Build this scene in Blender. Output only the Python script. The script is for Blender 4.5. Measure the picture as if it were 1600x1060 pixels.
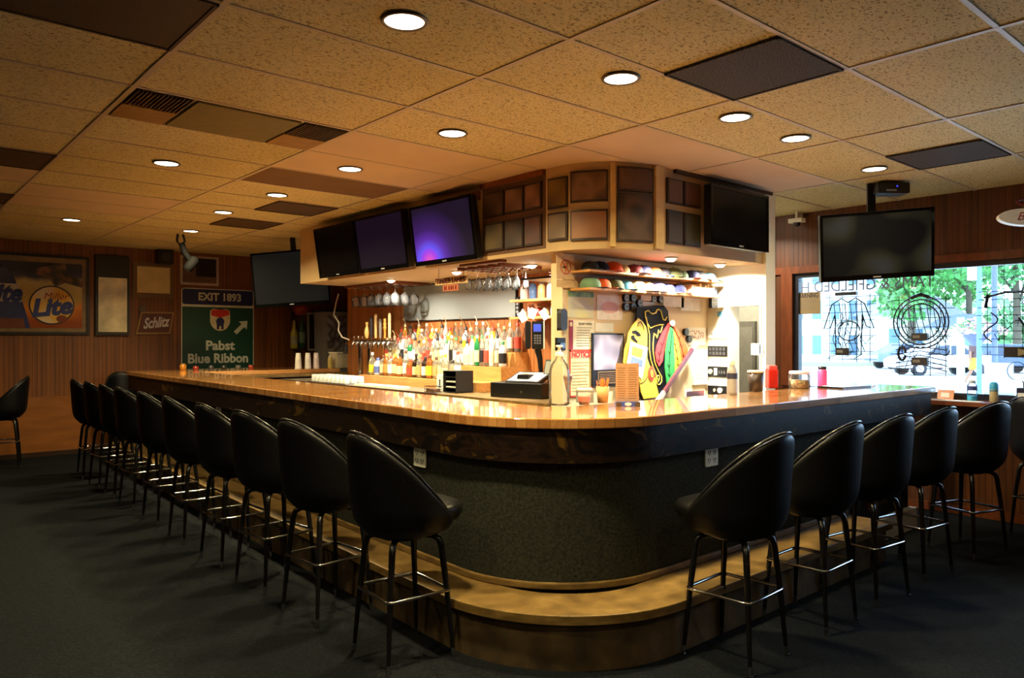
import bpy, bmesh, math, random
from mathutils import Matrix, Vector
for o in list(bpy.data.objects): bpy.data.objects.remove(o)
SC = bpy.context.scene
C = SC.collection
PI = math.pi
rnd = random.Random(7)
# ------------------------------------------------------------------ camera, world, light, exposure
FOC, YAW, PIT, CAMZ = 1177.2, 0.71549, 0.002, 1.48
cam_d = bpy.data.cameras.new('camera'); cam = bpy.data.objects.new('camera', cam_d); C.objects.link(cam)
cam.location = (0, 0, CAMZ); cam.rotation_euler = (PI/2 + PIT, 0, -YAW)
cam_d.sensor_width = 36; cam_d.lens = FOC*36/1600; cam_d.clip_end = 400; cam_d.clip_start = .05
SC.camera = cam
SC.view_settings.view_transform = 'Standard'; SC.view_settings.look = 'None'
SC.view_settings.exposure = 0.0; SC.view_settings.gamma = 1.0
SC.view_settings.use_curve_mapping = False
W = bpy.data.worlds.new('daylight'); SC.world = W; W.use_nodes = True
wn = W.node_tree; bg = wn.nodes['Background']
bg.inputs[0].default_value = (0.44, 0.68, 1.0, 1); bg.inputs[1].default_value = 9.5
sun_d = bpy.data.lights.new('sun', 'SUN'); sun_d.energy = 2.2; sun_d.angle = .3; sun_d.color = (1, .95, .88)
sun = bpy.data.objects.new('sun', sun_d); C.objects.link(sun); sun.rotation_euler = (math.radians(38), 0, math.radians(100)); sun.location = (30, 0, 30)
CAN_W, SOF_W = 50.0, 54.0
CEIL = 2.7475

# ------------------------------------------------------------------ helpers
FWD = Vector((math.sin(YAW)*math.cos(PIT), math.cos(YAW)*math.cos(PIT), math.sin(PIT)))
RGT = Vector((math.cos(YAW), -math.sin(YAW), 0)); UPV = RGT.cross(FWD)
def at(px, py, X=None, Y=None, z=None, D=None):
    """where the sight line of a photo point meets a real plane of the room"""
    d = FWD + RGT*((px-800)/FOC) - UPV*((py-530)/FOC)
    if X is not None: t = X/d.x
    elif Y is not None: t = Y/d.y
    elif z is not None: t = (z-CAMZ)/d.z
    else: t = D
    return Vector((0, 0, CAMZ)) + d*t
WM = {}
def lin(c):
    return tuple(((v/255)/12.92 if v/255 <= .04045 else ((v/255+.055)/1.055)**2.4) for v in c)
class MB:
    def __init__(s, M=None): s.v = []; s.f = []; s.sm = []; s.M = M or Matrix()
    def add(s, vs, fs, smooth=False):
        n = len(s.v); s.v += [s.M @ Vector(p) for p in vs]
        s.f += [tuple(i+n for i in f) for f in fs]; s.sm += [smooth]*len(fs); return s
    def box(s, x0, x1, y0, y1, z0, z1):
        vs = [(x, y, z) for x in (x0, x1) for y in (y0, y1) for z in (z0, z1)]
        return s.add(vs, [(0,1,3,2),(4,6,7,5),(0,4,5,1),(2,3,7,6),(0,2,6,4),(1,5,7,3)])
    def prism(s, pts, z0, z1, smooth=False):
        n = len(pts)
        vs = [(p[0], p[1], z0) for p in pts] + [(p[0], p[1], z1) for p in pts]
        return s.add(vs, [tuple(range(n-1, -1, -1)), tuple(range(n, 2*n))] + [(i, (i+1) % n, n+(i+1) % n, n+i) for i in range(n)])
    def lathe(s, prof, c=(0,0,0), n=16, smooth=True):
        vs = []; fs = []
        for r, z in prof:
            for k in range(n):
                a = 2*PI*k/n; vs.append((c[0]+r*math.cos(a), c[1]+r*math.sin(a), c[2]+z))
        for j in range(len(prof)-1):
            for k in range(n):
                k2 = (k+1) % n; fs.append((j*n+k, j*n+k2, (j+1)*n+k2, (j+1)*n+k))
        s.add(vs, fs, smooth)
        if prof[0][0] > 1e-4: s.add(vs[:n], [tuple(range(n-1, -1, -1))])
        if prof[-1][0] > 1e-4: s.add(vs[-n:], [tuple(range(n))])
        return s
    def tube(s, path, r, n=8, closed=False, smooth=True):
        P = [Vector(p) for p in path]; m = len(P); R = r if isinstance(r, (list, tuple)) else [r]*m
        vs = []; fs = []; prev = None
        for i in range(m):
            if closed: t = P[(i+1) % m]-P[i-1]
            else: t = P[min(i+1, m-1)]-P[max(i-1, 0)]
            if t.length < 1e-9: t = Vector((0,0,1))
            t.normalize()
            if prev is None:
                a = Vector((0,0,1)) if abs(t.z) < .9 else Vector((1,0,0)); u = t.cross(a).normalized()
            else:
                u = prev - t*prev.dot(t)
                u = u.normalized() if u.length > 1e-6 else t.cross(Vector((0,0,1))).normalized()
            prev = u; w = t.cross(u)
            for k in range(n):
                a = 2*PI*k/n; vs.append(tuple(P[i]+(u*math.cos(a)+w*math.sin(a))*R[i]))
        for i in range(m if closed else m-1):
            j = (i+1) % m
            for k in range(n): fs.append((i*n+k, i*n+(k+1) % n, j*n+(k+1) % n, j*n+k))
        s.add(vs, fs, smooth)
        if not closed: s.add(vs[:n], [tuple(range(n-1,-1,-1))]); s.add(vs[-n:], [tuple(range(n))])
        return s
    def grid(s, fn, nu, nv, closed=False, smooth=True):
        vs = [fn(i, j) for i in range(nu) for j in range(nv)]; fs = []
        for i in range(nu-1 if not closed else nu):
            for j in range(nv-1):
                a = i*nv+j; b = ((i+1) % nu)*nv+j; fs.append((a, b, b+1, a+1))
        return s.add(vs, fs, smooth)
    def build(s, name, m, parent=None, bevel=0, fix=True):
        vs = s.v
        if parent is None:
            x = [p.x for p in vs]; y = [p.y for p in vs]; z = [p.z for p in vs]
            org = Matrix.Translation(((min(x)+max(x))/2, (min(y)+max(y))/2, min(z)))
        else: org = WM[parent.name]
        inv = org.inverted()
        me = bpy.data.meshes.new(name); me.from_pydata([tuple(inv @ p) for p in vs], [], s.f); me.update()
        me.polygons.foreach_set('use_smooth', s.sm)
        if fix:
            b = bmesh.new(); b.from_mesh(me); bmesh.ops.recalc_face_normals(b, faces=b.faces); b.to_mesh(me); b.free()
        o = bpy.data.objects.new(name, me); C.objects.link(o)
        me.materials.append(m)
        if parent is None: o.matrix_world = org; WM[o.name] = org
        else: o.parent = parent; WM[o.name] = org
        if bevel:
            bv = o.modifiers.new('bevel', 'BEVEL'); bv.width = bevel; bv.segments = 2; bv.limit_method = 'ANGLE'; bv.angle_limit = .7
        return o
def thing(name, label, cat, loc=(0,0,0), group=None, M=None):
    o = bpy.data.objects.new(name, None); C.objects.link(o); o.empty_display_size = .05
    m = M.copy() if M is not None else Matrix.Translation(loc)
    o.matrix_world = m; WM[o.name] = m
    return tag(o, label, cat, group)
def tag(o, label=None, cat=None, group=None, kind=None):
    if label: o['label'] = label
    if cat: o['category'] = cat
    if group: o['group'] = group
    if kind: o['kind'] = kind
    return o
def struct(o, label=None): o['kind'] = 'structure'; (label and o.__setitem__('label', label)); return o
def copy_tree(o, parent=None, loc=None, rz=None, label=None):
    c = o.copy(); C.objects.link(c)
    if parent is not None: c.parent = parent
    if loc is not None: c.matrix_world = Matrix.Translation(loc) @ Matrix.Rotation(rz or 0, 4, 'Z')
    if label: c['label'] = label
    for ch in [x for x in bpy.data.objects if x.parent == o]: copy_tree(ch, c)
    return c
ORD = ['first','second','third','fourth','fifth','sixth','seventh','eighth','ninth','tenth','eleventh','twelfth','thirteenth','fourteenth','fifteenth','sixteenth','seventeenth','eighteenth','nineteenth','twentieth','twenty-first','twenty-second','twenty-third','twenty-fourth','twenty-fifth','twenty-sixth','twenty-seventh','twenty-eighth']
def frame(o, u, v=(0,0,1)):
    u = Vector(u).normalized(); v = Vector(v).normalized(); n = u.cross(v).normalized(); v = n.cross(u)
    return Matrix(((u.x, v.x, n.x, o[0]), (u.y, v.y, n.y, o[1]), (u.z, v.z, n.z, o[2]), (0,0,0,1)))
def onwall(px0, py0, px1, py1, X=None, Y=None):
    mx = (px0+px1)/2; my = (py0+py1)/2
    a = at(px0, my, X=X, Y=Y); b = at(px1, my, X=X, Y=Y); t = at(mx, py0, X=X, Y=Y); bt = at(mx, py1, X=X, Y=Y)
    w = (b-a).length; h = t.z-bt.z; c = (a+b)/2; c.z = (t.z+bt.z)/2
    return frame(c, (1,0,0) if Y is not None else (0,-1,0)), w, h

# ------------------------------------------------------------------ materials
MATS = {}
def nodes(name):
    m = bpy.data.materials.new(name); m.use_nodes = True; nt = m.node_tree
    return m, nt, nt.nodes['Principled BSDF'], (lambda t: nt.nodes.new(t)), (lambda a, b: nt.links.new(a, b))
def mat(name, col, rough=.5, metal=0, var=.12, scale=14, emit=0, spec=.5, bump=0, coat=0, stretch=None, trans=0):
    if name in MATS: return MATS[name]
    m, nt, p, N, L = nodes(name); c = lin(col)
    tc = N('ShaderNodeTexCoord'); mp = N('ShaderNodeMapping'); L(tc.outputs['Object'], mp.inputs[0])
    if stretch: mp.inputs['Scale'].default_value = stretch
    nz = N('ShaderNodeTexNoise'); nz.inputs['Scale'].default_value = scale; nz.inputs['Detail'].default_value = 3; L(mp.outputs[0], nz.inputs['Vector'])
    r = N('ShaderNodeValToRGB'); L(nz.outputs['Fac'], r.inputs[0])
    r.color_ramp.elements[0].position = .3; r.color_ramp.elements[1].position = .7
    r.color_ramp.elements[0].color = (*[v*(1-var) for v in c], 1); r.color_ramp.elements[1].color = (*[min(1, v*(1+var)) for v in c], 1)
    L(r.outputs[0], p.inputs['Base Color'])
    p.inputs['Roughness'].default_value = rough; p.inputs['Metallic'].default_value = metal
    p.inputs['Specular IOR Level'].default_value = spec; p.inputs['Coat Weight'].default_value = coat; p.inputs['Coat Roughness'].default_value = .08
    if trans: p.inputs['Transmission Weight'].default_value = trans
    if bump:
        b = N('ShaderNodeBump'); b.inputs['Strength'].default_value = bump; b.inputs['Distance'].default_value = .01; L(nz.outputs['Fac'], b.inputs['Height']); L(b.outputs[0], p.inputs['Normal'])
    if emit: p.inputs['Emission Color'].default_value = (*c, 1); p.inputs['Emission Strength'].default_value = emit
    MATS[name] = m; return m
def pc(col, rough=.5, **k):
    """plain coloured surface, one material for each colour"""
    return mat('paint_%d_%d_%d_%d' % (*[int(v) for v in col], int(rough*100)), col, rough, **k)
def glassy(name, tint, ior=1.45, body=0.0, bodycol=(1,1,1)):
    m, nt, p, N, L = nodes(name); nt.nodes.remove(p); out = nt.nodes['Material Output']
    tr = N('ShaderNodeBsdfTransparent'); tr.inputs[0].default_value = (*tint, 1)
    gl = N('ShaderNodeBsdfGlossy'); gl.inputs['Roughness'].default_value = .04
    fr = N('ShaderNodeFresnel'); fr.inputs[0].default_value = ior
    mx = N('ShaderNodeMixShader'); L(fr.outputs[0], mx.inputs[0]); L(tr.outputs[0], mx.inputs[1]); L(gl.outputs[0], mx.inputs[2])
    last = mx
    if body:
        df = N('ShaderNodeBsdfPrincipled'); df.inputs['Base Color'].default_value = (*bodycol, 1); df.inputs['Roughness'].default_value = .15
        m2 = N('ShaderNodeMixShader'); m2.inputs[0].default_value = body; L(mx.outputs[0], m2.inputs[1]); L(df.outputs[0], m2.inputs[2]); last = m2
    L(last.outputs[0], out.inputs[0]); return m
def ceiling_mat():
    m, nt, p, N, L = nodes('fissured_ceiling_tile')
    tc = N('ShaderNodeTexCoord'); mp = N('ShaderNodeMapping'); mp.inputs['Scale'].default_value = (38, 62, 1); L(tc.outputs['Object'], mp.inputs[0])
    n1 = N('ShaderNodeTexNoise'); n1.inputs['Scale'].default_value = 1.5; n1.inputs['Detail'].default_value = 3; n1.inputs['Distortion'].default_value = 1.2; L(mp.outputs[0], n1.inputs['Vector'])
    r = N('ShaderNodeValToRGB'); r.color_ramp.elements[0].position = .36; r.color_ramp.elements[1].position = .46
    r.color_ramp.elements[0].color = (.24, .18, .075, 1); r.color_ramp.elements[1].color = (.70, .61, .33, 1); L(n1.outputs['Fac'], r.inputs[0])
    n2 = N('ShaderNodeTexNoise'); n2.inputs['Scale'].default_value = .9; L(tc.outputs['Object'], n2.inputs['Vector'])
    r2 = N('ShaderNodeValToRGB'); r2.color_ramp.elements[0].position = .3; r2.color_ramp.elements[1].position = .7
    r2.color_ramp.elements[0].color = (.86, .84, .66, 1); r2.color_ramp.elements[1].color = (1, 1, 1, 1); L(n2.outputs['Fac'], r2.inputs[0])
    mx = N('ShaderNodeMixRGB'); mx.blend_type = 'MULTIPLY'; mx.inputs[0].default_value = 1; L(r.outputs[0], mx.inputs[1]); L(r2.outputs[0], mx.inputs[2])
    L(mx.outputs[0], p.inputs['Base Color']); p.inputs['Roughness'].default_value = .9
    b = N('ShaderNodeBump'); b.inputs['Strength'].default_value = .5; b.inputs['Distance'].default_value = .004; L(r.outputs[0], b.inputs['Height']); L(b.outputs[0], p.inputs['Normal'])
    return m
def panel_mat(name, axis, dark, light, pitch=.05, rough=.45):
    """vertical grooved wood panelling"""
    m, nt, p, N, L = nodes(name)
    tc = N('ShaderNodeTexCoord'); sp = N('ShaderNodeSeparateXYZ'); L(tc.outputs['Object'], sp.inputs[0])
    def groove(pi, w):
        d = N('ShaderNodeMath'); d.operation = 'DIVIDE'; d.inputs[1].default_value = pi; L(sp.outputs[axis], d.inputs[0])
        f = N('ShaderNodeMath'); f.operation = 'FRACT'; L(d.outputs[0], f.inputs[0])
        g = N('ShaderNodeMath'); g.operation = 'GREATER_THAN'; g.inputs[1].default_value = w; L(f.outputs[0], g.inputs[0]); return g
    g = groove(pitch, .14)
    mp = N('ShaderNodeMapping'); mp.inputs['Scale'].default_value = (22, 22, .8) ; L(tc.outputs['Object'], mp.inputs[0])
    nz = N('ShaderNodeTexNoise'); nz.inputs['Scale'].default_value = 1; nz.inputs['Detail'].default_value = 5; L(mp.outputs[0], nz.inputs['Vector'])
    r = N('ShaderNodeValToRGB'); r.color_ramp.elements[0].position = .3; r.color_ramp.elements[1].position = .7
    r.color_ramp.elements[0].color = (*lin(dark), 1); r.color_ramp.elements[1].color = (*lin(light), 1); L(nz.outputs['Fac'], r.inputs[0])
    mx = N('ShaderNodeMixRGB'); mx.blend_type = 'MULTIPLY'; L(r.outputs[0], mx.inputs[2]); mx.inputs[1].default_value = (.5, .44, .38, 1); mx.inputs[0].default_value = 1
    m2 = N('ShaderNodeMixRGB'); L(g.outputs[0], m2.inputs[0]); L(mx.outputs[0], m2.inputs[1]); L(r.outputs[0], m2.inputs[2])
    L(m2.outputs[0], p.inputs['Base Color']); p.inputs['Roughness'].default_value = rough
    b = N('ShaderNodeBump'); b.inputs['Strength'].default_value = .6; b.inputs['Distance'].default_value = .004; L(g.outputs[0], b.inputs['Height']); L(b.outputs[0], p.inputs['Normal'])
    return m
def ramp_noise(name, stops, scale=3, rough=.4, stretch=(1,1,1), detail=4, dist=0, coat=0, bump=0, spec=.5):
    m, nt, p, N, L = nodes(name)
    tc = N('ShaderNodeTexCoord'); mp = N('ShaderNodeMapping'); mp.inputs['Scale'].default_value = stretch; L(tc.outputs['Object'], mp.inputs[0])
    nz = N('ShaderNodeTexNoise'); nz.inputs['Scale'].default_value = scale; nz.inputs['Detail'].default_value = detail; nz.inputs['Distortion'].default_value = dist; L(mp.outputs[0], nz.inputs['Vector'])
    r = N('ShaderNodeValToRGB'); e = r.color_ramp.elements
    e[0].position, e[1].position = stops[0][0], stops[-1][0]; e[0].color = (*lin(stops[0][1]), 1); e[1].color = (*lin(stops[-1][1]), 1)
    for s_, c_ in stops[1:-1]:
        q = e.new(s_); q.color = (*lin(c_), 1)
    L(nz.outputs['Fac'], r.inputs[0]); L(r.outputs[0], p.inputs['Base Color'])
    p.inputs['Roughness'].default_value = rough; p.inputs['Coat Weight'].default_value = coat; p.inputs['Coat Roughness'].default_value = .06; p.inputs['Specular IOR Level'].default_value = spec
    if bump:
        b = N('ShaderNodeBump'); b.inputs['Strength'].default_value = bump; b.inputs['Distance'].default_value = .005; L(nz.outputs['Fac'], b.inputs['Height']); L(b.outputs[0], p.inputs['Normal'])
    MATS[name] = m; return m
def wood_top():
    m, nt, p, N, L = nodes('lacquered_butcher_block')
    tc = N('ShaderNodeTexCoord')
    br = N('ShaderNodeTexBrick'); br.inputs['Scale'].default_value = 1.0; br.inputs['Brick Width'].default_value = .42; br.inputs['Row Height'].default_value = .045
    br.inputs['Mortar Size'].default_value = .0006; br.inputs['Color1'].default_value = (*lin((214,158,96)), 1); br.inputs['Color2'].default_value = (*lin((178,116,60)), 1); br.inputs['Mortar'].default_value = (*lin((120,76,40)), 1)
    L(tc.outputs['Object'], br.inputs['Vector'])
    mp = N('ShaderNodeMapping'); mp.inputs['Scale'].default_value = (4, 60, 20); L(tc.outputs['Object'], mp.inputs[0])
    nz = N('ShaderNodeTexNoise'); nz.inputs['Scale'].default_value = 1.5; nz.inputs['Detail'].default_value = 4; L(mp.outputs[0], nz.inputs['Vector'])
    r = N('ShaderNodeValToRGB'); r.color_ramp.elements[0].color = (.62, .58, .52, 1); r.color_ramp.elements[1].color = (1.1, 1.1, 1.1, 1); L(nz.outputs['Fac'], r.inputs[0])
    mx = N('ShaderNodeMixRGB'); mx.blend_type = 'MULTIPLY'; mx.inputs[0].default_value = 1; L(br.outputs[0], mx.inputs[1]); L(r.outputs[0], mx.inputs[2]); L(mx.outputs[0], p.inputs['Base Color'])
    p.inputs['Roughness'].default_value = .22; p.inputs['Coat Weight'].default_value = 1; p.inputs['Coat Roughness'].default_value = .04
    return m
M_ceil = ceiling_mat()
M_grid = mat('painted_grid_metal', (188,170,140), .45, var=.06)
M_whitetile = mat('plain_white_tile', (205,182,150), .9, var=.04, scale=3)
M_browntile = mat('brown_tile', (112,84,50), .9, var=.08, scale=5)
M_carpet = ramp_noise('dark_carpet', [(.3,(9,11,14)), (.5,(16,19,24)), (.72,(27,31,37))], scale=95, rough=.95, detail=6, bump=.6, spec=.1)
M_pan_l = panel_mat('oak_panelling_left', 'X', (92,48,10), (130,74,20))
M_pan_r = panel_mat('oak_panelling_right', 'Y', (72,36,10), (110,60,22))
M_pan_b = panel_mat('oak_panelling_bar', 'Y', (156,88,40), (200,126,66), .055)
M_dkframe = mat('dark_brown_frame', (44,26,16), .4)
M_trimwood = mat('red_brown_trim_wood', (112,56,24), .4, var=.25, scale=8, stretch=(3,3,.6))
M_top = wood_top()
M_apron = ramp_noise('marbled_dark_laminate', [(.38,(14,10,10)), (.52,(38,24,16)), (.6,(20,14,14)), (.68,(92,66,24)), (.74,(28,18,16))], scale=5, rough=.45, detail=6, dist=1.2, stretch=(1,1,1.8), spec=.14)
M_panel = ramp_noise('grey_green_carpet_panel', [(.3,(34,35,31)), (.7,(58,59,52))], scale=70, rough=.95, detail=5, bump=.5, spec=.1)
M_stepwood = ramp_noise('oiled_oak_step', [(.3,(90,68,34)), (.55,(118,92,48)), (.75,(142,114,66))], scale=2.5, rough=.45, stretch=(4,4,12), detail=6)
M_stepbase = ramp_noise('worn_brown_kick_board', [(.3,(50,38,22)), (.55,(84,66,40)), (.75,(116,94,60))], scale=6, rough=.7, detail=7)
M_vinyl = mat('black_vinyl', (7,7,10), .42, var=.15, scale=60, bump=.08, spec=.3)
M_vinseat = mat('black_vinyl_seat', (9,9,11), .34, var=.1, scale=60)
M_blackmetal = mat('black_enamel_metal', (15,15,18), .25, var=.05)
M_chrome = mat('chrome', (200,200,205), .12, metal=1, var=.03)
M_steel = mat('brushed_steel', (150,150,150), .3, metal=1, var=.1)
M_black = mat('black_plastic', (16,16,18), .35, var=.1)
M_screen = mat('dark_screen_glass', (11,11,13), .2, var=.2, scale=1, spec=.2)
M_cream = mat('cream_painted_drywall', (184,158,116), .7, var=.04, scale=4)
M_white = mat('white_paint', (232,228,214), .6, var=.03, scale=4)
M_paper = mat('white_paper', (240,238,230), .8, var=.03)
M_greywall = mat('grey_painted_wall', (190,188,172), .8, var=.05)
M_wire = mat('black_wire', (12,12,16), .5, var=.05)
M_glass = glassy('clear_glass', (.97,.98,.97))
M_barglass = glassy('glassware_glass', (.96,.97,.97), 1.28, .03, (.95,.95,.95))
M_lens = mat('lit_lamp_lens', (255,236,205), .5, emit=9, var=0)

def translucent(name, col, f=.6):
    m, nt, p, N, L = nodes(name); p.inputs['Base Color'].default_value = (*lin(col), 1); p.inputs['Roughness'].default_value = .9
    tr = N('ShaderNodeBsdfTranslucent'); tr.inputs[0].default_value = (*lin(col), 1); mx = N('ShaderNodeMixShader'); mx.inputs[0].default_value = f
    L(p.outputs[0], mx.inputs[1]); L(tr.outputs[0], mx.inputs[2]); L(mx.outputs[0], nt.nodes['Material Output'].inputs[0]); return m
def text(name, s, size, M, m, parent, depth=.002, align='CENTER', mirror=False, shear=0, sx=1, fit=0, bold=0):
    cu = bpy.data.curves.new(name, 'FONT'); cu.body = s; cu.size = size; cu.extrude = depth; cu.align_x = align; cu.align_y = 'CENTER'; cu.resolution_u = 3; cu.shear = shear; cu.offset = bold
    t = bpy.data.objects.new(name, cu); C.objects.link(t)
    bpy.context.view_layer.update()
    me = bpy.data.meshes.new_from_object(t.evaluated_get(bpy.context.evaluated_depsgraph_get()))
    bpy.data.objects.remove(t)
    if fit:
        xs = [v.co.x for v in me.vertices]; sx = fit/(max(xs)-min(xs))
    T = WM[parent.name].inverted() @ M @ Matrix.Diagonal((-sx if mirror else sx, 1, 1, 1))
    me.transform(T); me.materials.clear(); me.materials.append(m)
    o = bpy.data.objects.new(name, me); C.objects.link(o); o.parent = parent; WM[o.name] = WM[parent.name]
    return o
def loc(M, x, y, z=0): return M @ Matrix.Translation((x, y, z))
def ell(cx, cy, rx, ry, n=28, a0=0): return [(cx+rx*math.cos(a0+2*PI*k/n), cy+ry*math.sin(a0+2*PI*k/n)) for k in range(n)]
def rrect(w, h, r, n=4, cx=0, cy=0):
    P = []
    for sx, sy, a in ((1,1,0), (-1,1,PI/2), (-1,-1,PI), (1,-1,1.5*PI)):
        for k in range(n+1): P.append((cx+sx*(w/2-r)+r*math.cos(a+k*PI/2/n), cy+sy*(h/2-r)+r*math.sin(a+k*PI/2/n)))
    return P

# ------------------------------------------------------------------ the room
XW, YW = 7.1, 11.2           # window wall, poster wall
X0, Y0 = -2.6, -2.6
struct(MB().box(X0-.1, XW+.15, Y0-.1, YW+.15, -.12, 0).build('floor', M_carpet), 'dark blue-black carpet floor of the bar room')
ceil = struct(MB().box(X0-.1, XW+.15, Y0-.1, YW+.15, CEIL, CEIL+.1).build('ceiling', M_ceil), 'stained drop ceiling of fissured tiles')
struct(MB().box(X0-.1, XW+.15, YW, YW+.12, 0, CEIL).build('wall_left', M_pan_l), 'grooved wood panelled wall carrying the beer signs')
struct(MB().box(X0-.1, X0, Y0, YW, 0, CEIL).build('wall_side', M_pan_r))
struct(MB().box(X0-.1, XW+.15, Y0-.1, Y0, 0, CEIL).build('wall_rear', M_pan_l))
WY0, WY1, WZ0, WZ1 = -.3, 3.86, 1.03, 2.15
wr = MB().box(XW, XW+.15, Y0, YW, 0, WZ0-.05).box(XW, XW+.15, Y0, YW, WZ1, CEIL).box(XW, XW+.15, WY1, YW, WZ0-.05, WZ1).box(XW, XW+.15, Y0, WY0, WZ0-.05, WZ1)
struct(wr.build('wall_right', M_pan_r), 'wood panelled wall around the front window')
struct(MB().box(XW-.02, XW, WY0, 4.2, WZ1-.0, WZ1+.07).box(XW-.025, XW, 3.86, 3.98, WZ0, WZ1).box(XW-.02, XW, WY0, 4.2, .0, .07).build('trim_1', M_trimwood))
# baseboard on the poster wall
struct(MB().box(X0, XW, YW-.012, YW, .06, .76).build('wall_left_wainscot', ramp_noise('smooth_orange_plywood', [(.3,(116,64,14)), (.7,(146,86,24))], scale=2, rough=.5, stretch=(1,1,5), detail=5)), 'smooth plywood lower wall')
struct(MB().box(X0, XW, YW-.02, YW, 0, .06).build('baseboard_left', M_dkframe))
# window
win = struct(MB().box(XW+.01, XW+.08, WY0, WY1, WZ0-.05, WZ0).box(XW+.01, XW+.08, WY0, WY1, WZ1-.045, WZ1).box(XW+.01, XW+.08, WY1-.05, WY1, WZ0, WZ1-.045).box(XW+.01, XW+.08, WY0, WY0+.05, WZ0, WZ1-.045)
             .build('window_1', mat('dark_window_frame', (30,30,38), .4)), 'large front window with dark frame')
struct(MB().box(XW+.04, XW+.046, WY0+.05, WY1-.05, WZ0, WZ1-.045).build('window_pane', M_glass, win))
sill = MB().box(XW-.24, XW+.01, WY0-.1, 3.98, WZ0-.09, WZ0-.055)
struct(sill.build('trim_2', M_trimwood), 'brown wooden window ledge')
LEDGE = WZ0-.055
# ceiling grid and panels
GX, GY, GU, GV = 1.0379, 3.4476, 1.2192, .6096
g = MB()
for i in range(-3, 6):
    x = GX+GU*i; g.box(x-.013, x+.013, Y0, YW, CEIL-.006, CEIL+.002)
for j in range(-10, 13):
    y = GY+GV*j; g.box(X0, XW, y-.011, y+.011, CEIL-.005, CEIL+.002)
struct(g.build('ceiling_grid', M_grid, ceil))
def cpanel(i0, i1, j0, j1, m, name, dz=.003):
    return MB().box(GX+GU*i0+.014, GX+GU*i1-.014, GY+GV*j0+.012, GY+GV*j1-.012, CEIL-dz, CEIL+.004).build(name, m, ceil)
for a in ((0,1,6,7), (0,1,7,8), (1,2,1,2), (1,2,2,3), (2,3,-1,0), (2,3,0,1), (2,3,1,2), (2,3,2,3), (3,4,0,1), (3,4,-1,0)):
    if a[3]-a[2] > .5: struct(cpanel(*a, M_whitetile, 'ceiling_tile'))
for a in ((1,2,3,4), (-1,0,5,6)): struct(cpanel(*a, M_browntile if a[0] == 1 else M_whitetile, 'ceiling_tile'))
M_perf = ramp_noise('perforated_grey_metal', [(.42,(48,45,43)), (.6,(88,83,80))], scale=160, rough=.85, detail=1, spec=.2)
M_perfb = ramp_noise('perforated_brown_metal', [(.42,(52,36,20)), (.6,(84,60,34))], scale=160, rough=.6, detail=1)
def vent(i0, i1, j0, j1, m, label, grp='perforated return air panels in the ceiling'):
    c = (GX+GU*(i0+i1)/2, GY+GV*(j0+j1)/2, CEIL-.01)
    t = thing('ceiling_vent', label, 'vent', c, grp)
    w = GU*(i1-i0)/2-.014; h = GV*(j1-j0)/2-.012
    MB(Matrix.Translation(c)).box(-w, w, -h, h, .0, .012).build('face_plate', m, t)
    f = MB(Matrix.Translation(c))
    for (a, b, cc, d) in ((-w,w,-h,-h+.014), (-w,w,h-.014,h), (-w,-w+.014,-h,h), (w-.014,w,-h,h)): f.box(a, b, cc, d, -.004, .0)
    f.build('rim', m, t); return t
vent(1.5, 2, -3, -2, M_perf, 'large dark perforated vent panel overhead between two round lamps, nearest the camera')
vent(3.5, 4, -3, -2, M_perf, 'dark perforated vent panel in ceiling near the front window')
vent(-1, 0, -1, 0, M_perfb, 'big brown perforated panel in the ceiling at upper left corner of view')
vent(1.5, 2, 5, 6, M_perfb, 'small brown ceiling panel just left of the bar televisions')
vent(1.5, 2, 7, 8, M_perfb, 'small brown ceiling panel farthest back along the bar')
vent(-1, 0, 4, 5, M_perfb, 'brown ceiling panel at left edge, nearer of the two there')
vent(-1, 0, 7, 8, M_perfb, 'dark ceiling panel at left edge, farther of the two there')
# air supply strip with two grilles and a diffuser
c = (GX+GU*.5, GY+GV*1.5, CEIL-.012)
t = thing('air_supply_panel', 'long ceiling air panel with green middle plate and two dark grilles', 'vent', c)
mb = MB(Matrix.Translation(c)); mb.box(-.29, .29, -.28, .28, 0, .012).build('middle_plate', mat('olive_plate', (104,94,40), .5), t)
for x0, x1 in ((-.59,-.31), (.31,.59)):
    MB(Matrix.Translation(c)).box(x0, x1, .01, .28, 0, .012).build('blank_plate', mat('tan_plate', (150,112,44), .6), t)
    gr = MB(Matrix.Translation(c)).box(x0, x1, -.28, 0, .008, .012).build('grille_backing', M_black, t)
    sl = MB(Matrix.Translation(c))
    for k in range(14):
        x = x0+.01+k*(x1-x0-.02)/13; sl.box(x-.003, x+.003, -.28, 0, -.002, .008)
    sl.build('slats', mat('brown_slats', (96,66,36), .5), t)
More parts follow.
